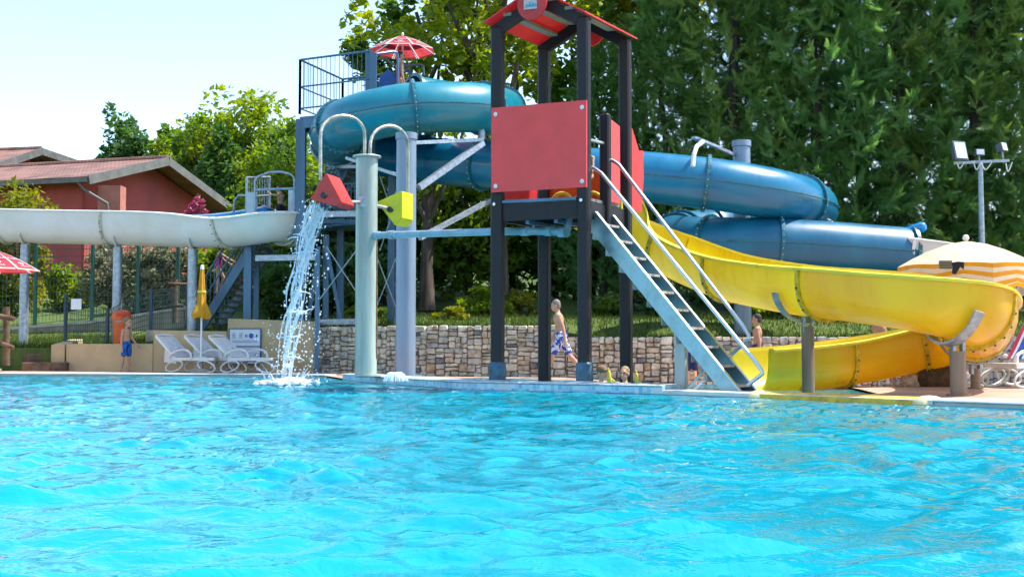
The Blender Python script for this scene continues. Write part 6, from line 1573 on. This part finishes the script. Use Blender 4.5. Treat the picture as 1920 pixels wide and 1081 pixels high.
    if wear:
        kind, cm = wear
        c = MB()
        if kind == 'shorts':
            c.ell(hip + V(0, 0, .03 * s), (.122 * s * f, .162 * s * f, .115 * s), 14, 10)
            for sd in (1, -1):
                h0, kn, an = J[sd]; c.cap(h0, h0.lerp(kn, .78), .100 * s * f, .088 * s * f, 12)
            remeshed('shorts', c, cm, .012, 3)
        elif kind == 'trunks':
            c.ell(hip + V(0, 0, .03 * s), (.116 * s * f, .156 * s * f, .105 * s), 14, 10)
            for sd in (1, -1):
                h0, kn, an = J[sd]; c.cap(h0, h0.lerp(kn, .25), .092 * s * f, .084 * s * f, 12)
            remeshed('trunks', c, cm, .012, 3)
        else:
            c.ell(hip + V(0, 0, .03 * s), (.114 * s * f, .154 * s * f, .115 * s), 14, 10); c.ell(wa, (.103 * s * f, .133 * s * f, .14 * s), 14, 10, Lm); c.ell(hip + up * .31 * s, (.116 * s * f, .154 * s * f, .125 * s), 14, 10, Lm)
            for sd in (1, -1): c.cap(hip + up * .38 * s + lat * sd * .09 * s + fw * .06 * s, nk - up * .02 * s + lat * sd * .085 * s, .032 * s, .022 * s, 8); c.cap(nk - up * .02 * s + lat * sd * .085 * s, hip + up * .30 * s + lat * sd * .06 * s - fw * .085 * s, .022 * s, .03 * s, 8)
            remeshed('swimsuit', c, cm, .011, 3)
    root.location = loc; root.rotation_euler.z = rz
    return root
def floral(name, a, b):
    m = mat(name, a, .85, var=.1, vs=14, col2=b); m.node_tree.nodes['Color Ramp'].color_ramp.interpolation = 'CONSTANT'; m.node_tree.nodes['Color Ramp'].color_ramp.elements[1].position = .5; return m
SK1 = (.46, .27, .18); SK2 = (.40, .22, .14); SK3 = (.74, .39, .24)
def spot(px, D): x = (px - 960) / FPX * D; return V(x, D, gz(x, D))
person('small boy in bright blue shorts standing by the low beige wall', spot(238, 26.1), R(-25), 1.18, SK1, (.22, .15, .09), legs=((.08, .05), (-.10, .08)), arms=((.25, .12, .5), (-.1, .12, .3)), child=True, wear=('shorts', floral('blue_shorts', (.01, .16, .55), (.01, .05, .25))), heady=R(20))
person('grey-haired man in blue floral shorts striding past behind the play tower', spot(1052, 22.5), R(178), 1.52, SK1, (.20, .18, .16), legs=((.42, .12), (-.42, .30)), arms=((-.25, .15, .25), (.25, .15, .35)), lean=.14, wear=('shorts', floral('floral_shorts', (.02, .06, .36), (.55, .60, .68))), headp=.12, fat=1.06)
person('dark-haired young man standing beyond the end of the yellow slide', spot(1420, 21.6), R(165), 1.38, SK2, (.03, .025, .02), legs=((.05, .05), (-.08, .05)), arms=((-.2, .2, .15), (.1, .12, .2)), wear=('shorts', mat('navy_shorts', (.015, .02, .06), .85)))
person('person in long navy shorts standing behind the steel stair', spot(1296, 21.2), R(100), 1.1, SK3, (.12, .08, .05), legs=((.06, .05), (-.05, .05)), arms=((.1, .15, .3), (.0, .12, .2)), wear=('shorts', mat('navy_cloth', (.012, .022, .10), .85)))
person('grey-haired bather bending behind the lower run of the yellow slide', spot(1672, 18.2), R(190), 1.25, SK2, (.33, .32, .31), legs=((.25, .35), (-.08, .15)), arms=((.3, .15, .3), (.2, .15, .3)), lean=.75, wear=('trunks', mat('dark_trunks', (.03, .03, .04), .8)), headp=.1, fat=1.1)
person('second bather partly hidden behind the yellow slide beside the grey-haired one', spot(1700, 19.2), R(200), 1.15, SK2, (.05, .035, .025), legs=((.05, .05), (-.05, .05)), wear=('trunks', mat('wine_trunks', (.12, .02, .04), .8)), lean=.3)
# climbers on the steel stairs
wz = P(408, 545, 27.9); person('woman in a magenta swimsuit climbing the steel stairs', (wz.x, 27.9, P(408, 546, 27.9).z - .05), R(25), 1.16, SK1, (.03, .022, .018), legs=((.55, .85), (-.05, .05)), arms=((.95, .15, .25), (1.15, .12, .1)), wear=('swimsuit', mat('magenta_suit', (.40, .01, .22), .5)), female=True, hairlen=.05, lean=.15)
wz = P(525, 432, 26.6); person('boy in black trunks gripping the bar at the white slide start', (wz.x, 26.6, P(525, 431, 26.6).z + .02), R(150), 1.0, SK1, (.05, .035, .025), legs=((.1, .05), (-.05, .05)), arms=((1.7, .25, .7), (1.7, .3, .7)), child=True, wear=('shorts', mat('black_trunks', (.012, .012, .02), .8)), heady=R(30))
wz = P(483, 430, 26.9); person('dark-haired child peeping over the rim of the white slide', (wz.x, 26.9, P(483, 430, 26.9).z - .12), R(200), .72, SK2, (.04, .025, .02), child=True, wear=('shorts', mat('plum_cloth', (.10, .02, .06), .8)))
wz = P(603, 410, 27.3); person('child in red shorts standing on the stair landing behind the red bucket', (wz.x, 27.3, P(603, 416, 27.3).z + .08), R(60), 1.05, SK2, (.06, .04, .03), child=True, wear=('shorts', mat('red_cloth', (.42, .03, .03), .8)))
wz = P(750, 214, 26.2); person('person in red waiting under the high red parasol', (wz.x, 26.1, P(750, 214, 26.2).z - .05), R(20), 1.42, SK2, (.03, .02, .015), wear=('swimsuit', mat('red_suit', (.45, .03, .04), .7)))
# child on the play platform, swimmers
pp = TF.lerp(TR, .28) - Ux * .12; person('child in an orange swim vest sitting at the stair top of the play tower', (pp.x, pp.y, PZ), R(-120), .95, SK1, (.10, .06, .035), legs=((1.35, 1.5), (1.3, 1.5)), arms=((.4, .15, .5), (.3, .15, .5)), child=True, wear=('swimsuit', mat('orange_vest', (.75, .22, .02), .7)), lean=.15)
k1 = P(1128, 720, 16.1); person('child in a swim cap sitting in the water behind the tiled kerb', (k1.x, 16.15, -.31), R(-20), 1.05, SK3, None, legs=((1.5, 1.6), (1.45, 1.5)), arms=((.5, .2, .9), (.5, .2, .9)), child=True, wear=('swimsuit', mat('teal_suit', (.02, .20, .22), .6)), cap_=(.20, .13, .07), zroot=.12, heady=R(-25))
k2 = P(1166, 720, 16.3); person('fair child sitting in the water next to the right tower post', (k2.x + .02, 16.05, -.31), R(-120), 1.02, SK3, (.30, .22, .13), legs=((1.5, 1.6), (1.45, 1.5)), arms=((.6, .2, .8), (.5, .2, .9)), child=True, wear=('swimsuit', mat('lilac_suit', (.25, .12, .3), .6)), zroot=.12)
sw = P(475, 706, 19.2); person('dark-haired swimmer with only the head above water left of the splash', (sw.x, 19.2, -1.22), R(80), 1.22, SK2, (.03, .022, .018), arms=((.6, .5, .4), (.6, .5, .4)), child=True, wear=('trunks', mat('swim_blue', (.02, .05, .2), .8)))
def toy(px, py, D, label):
    c = P(px, py, D); root = thing('squirt_toy', label, 'toy', tuple(c)); part(root, 'toy_body', MB().cap(c + V(0, 0, -.06), c + V(-.01, 0, .07), .035, .022, 10), M_yelr, smooth=60); part(root, 'nozzle', MB().cap(c + V(-.01, 0, .08), c + V(-.02, 0, .12), .014, .008, 8), M_yelr, smooth=60); part(root, 'grip', MB().cap(c + V(.02, 0, -.02), c + V(.06, 0, -.05), .014, .013, 8), M_yelr, smooth=60)
toy(1143, 707, 15.85, 'yellow squirt toy held by the child in the swim cap'); toy(1195, 712, 15.9, 'yellow squirt toy right of the right-hand tower post')

# ------------------------------------------------------------------ parked vans glimpsed through the trees
def van(px, D, label, L=4.2, h=1.9):
    x = (px - 960) / FPX * D; z = tz(x, D) + .05; root = thing('parked_van', label, 'van', (x, D, z)); M_v = mat('van_white', (.74, .75, .76), .3, var=.04, coat=.5); M_g = mat('van_glass', (.03, .04, .05), .08)
    pr = [(-L / 2, .35), (L / 2, .35), (L / 2, .95), (L / 2 - .75, 1.1), (L / 2 - 1.35, h), (-L / 2 + .1, h), (-L / 2, h - .15)]
    b = part(root, 'body', MB().prism([V(x + a, D, z + c) for a, c in pr], (0, 1.7, 0)), M_v)
    part(root, 'windscreen', MB().prism([V(x + L / 2 - .78, D + .12, z + 1.13), V(x + L / 2 - .78, D + 1.58, z + 1.13), V(x + L / 2 - 1.32, D + 1.5, z + h - .06), V(x + L / 2 - 1.32, D + .2, z + h - .06)], (.012, 0, .012)), M_g)
    for a0, a1 in ((L / 2 - 2.2, L / 2 - 1.35), (L / 2 - 3.3, L / 2 - 2.3)): part(root, 'side_window', MB().box((x + (a0 + a1) / 2, D - .006, z + h - .45), (a1 - a0, .012, .5)), M_g)
    for a in (-L / 2 + .8, L / 2 - .85):
        for yy in (D - .02, D + 1.52):
            w = part(root, 'wheel', MB().cyl((x + a, yy, z + .32), (x + a, yy + .2, z + .32), .32, 20), mat('tyre', (.02, .02, .02), .8)); part(w, 'rim', MB().cyl((x + a, yy - .01, z + .32), (x + a, yy + .01, z + .32), .18, 16), M_galv)
van(985, 47, 'white van parked beyond the trees, glimpsed between the tower posts'); van(900, 48.5, 'white van parked further left behind the dark trees')
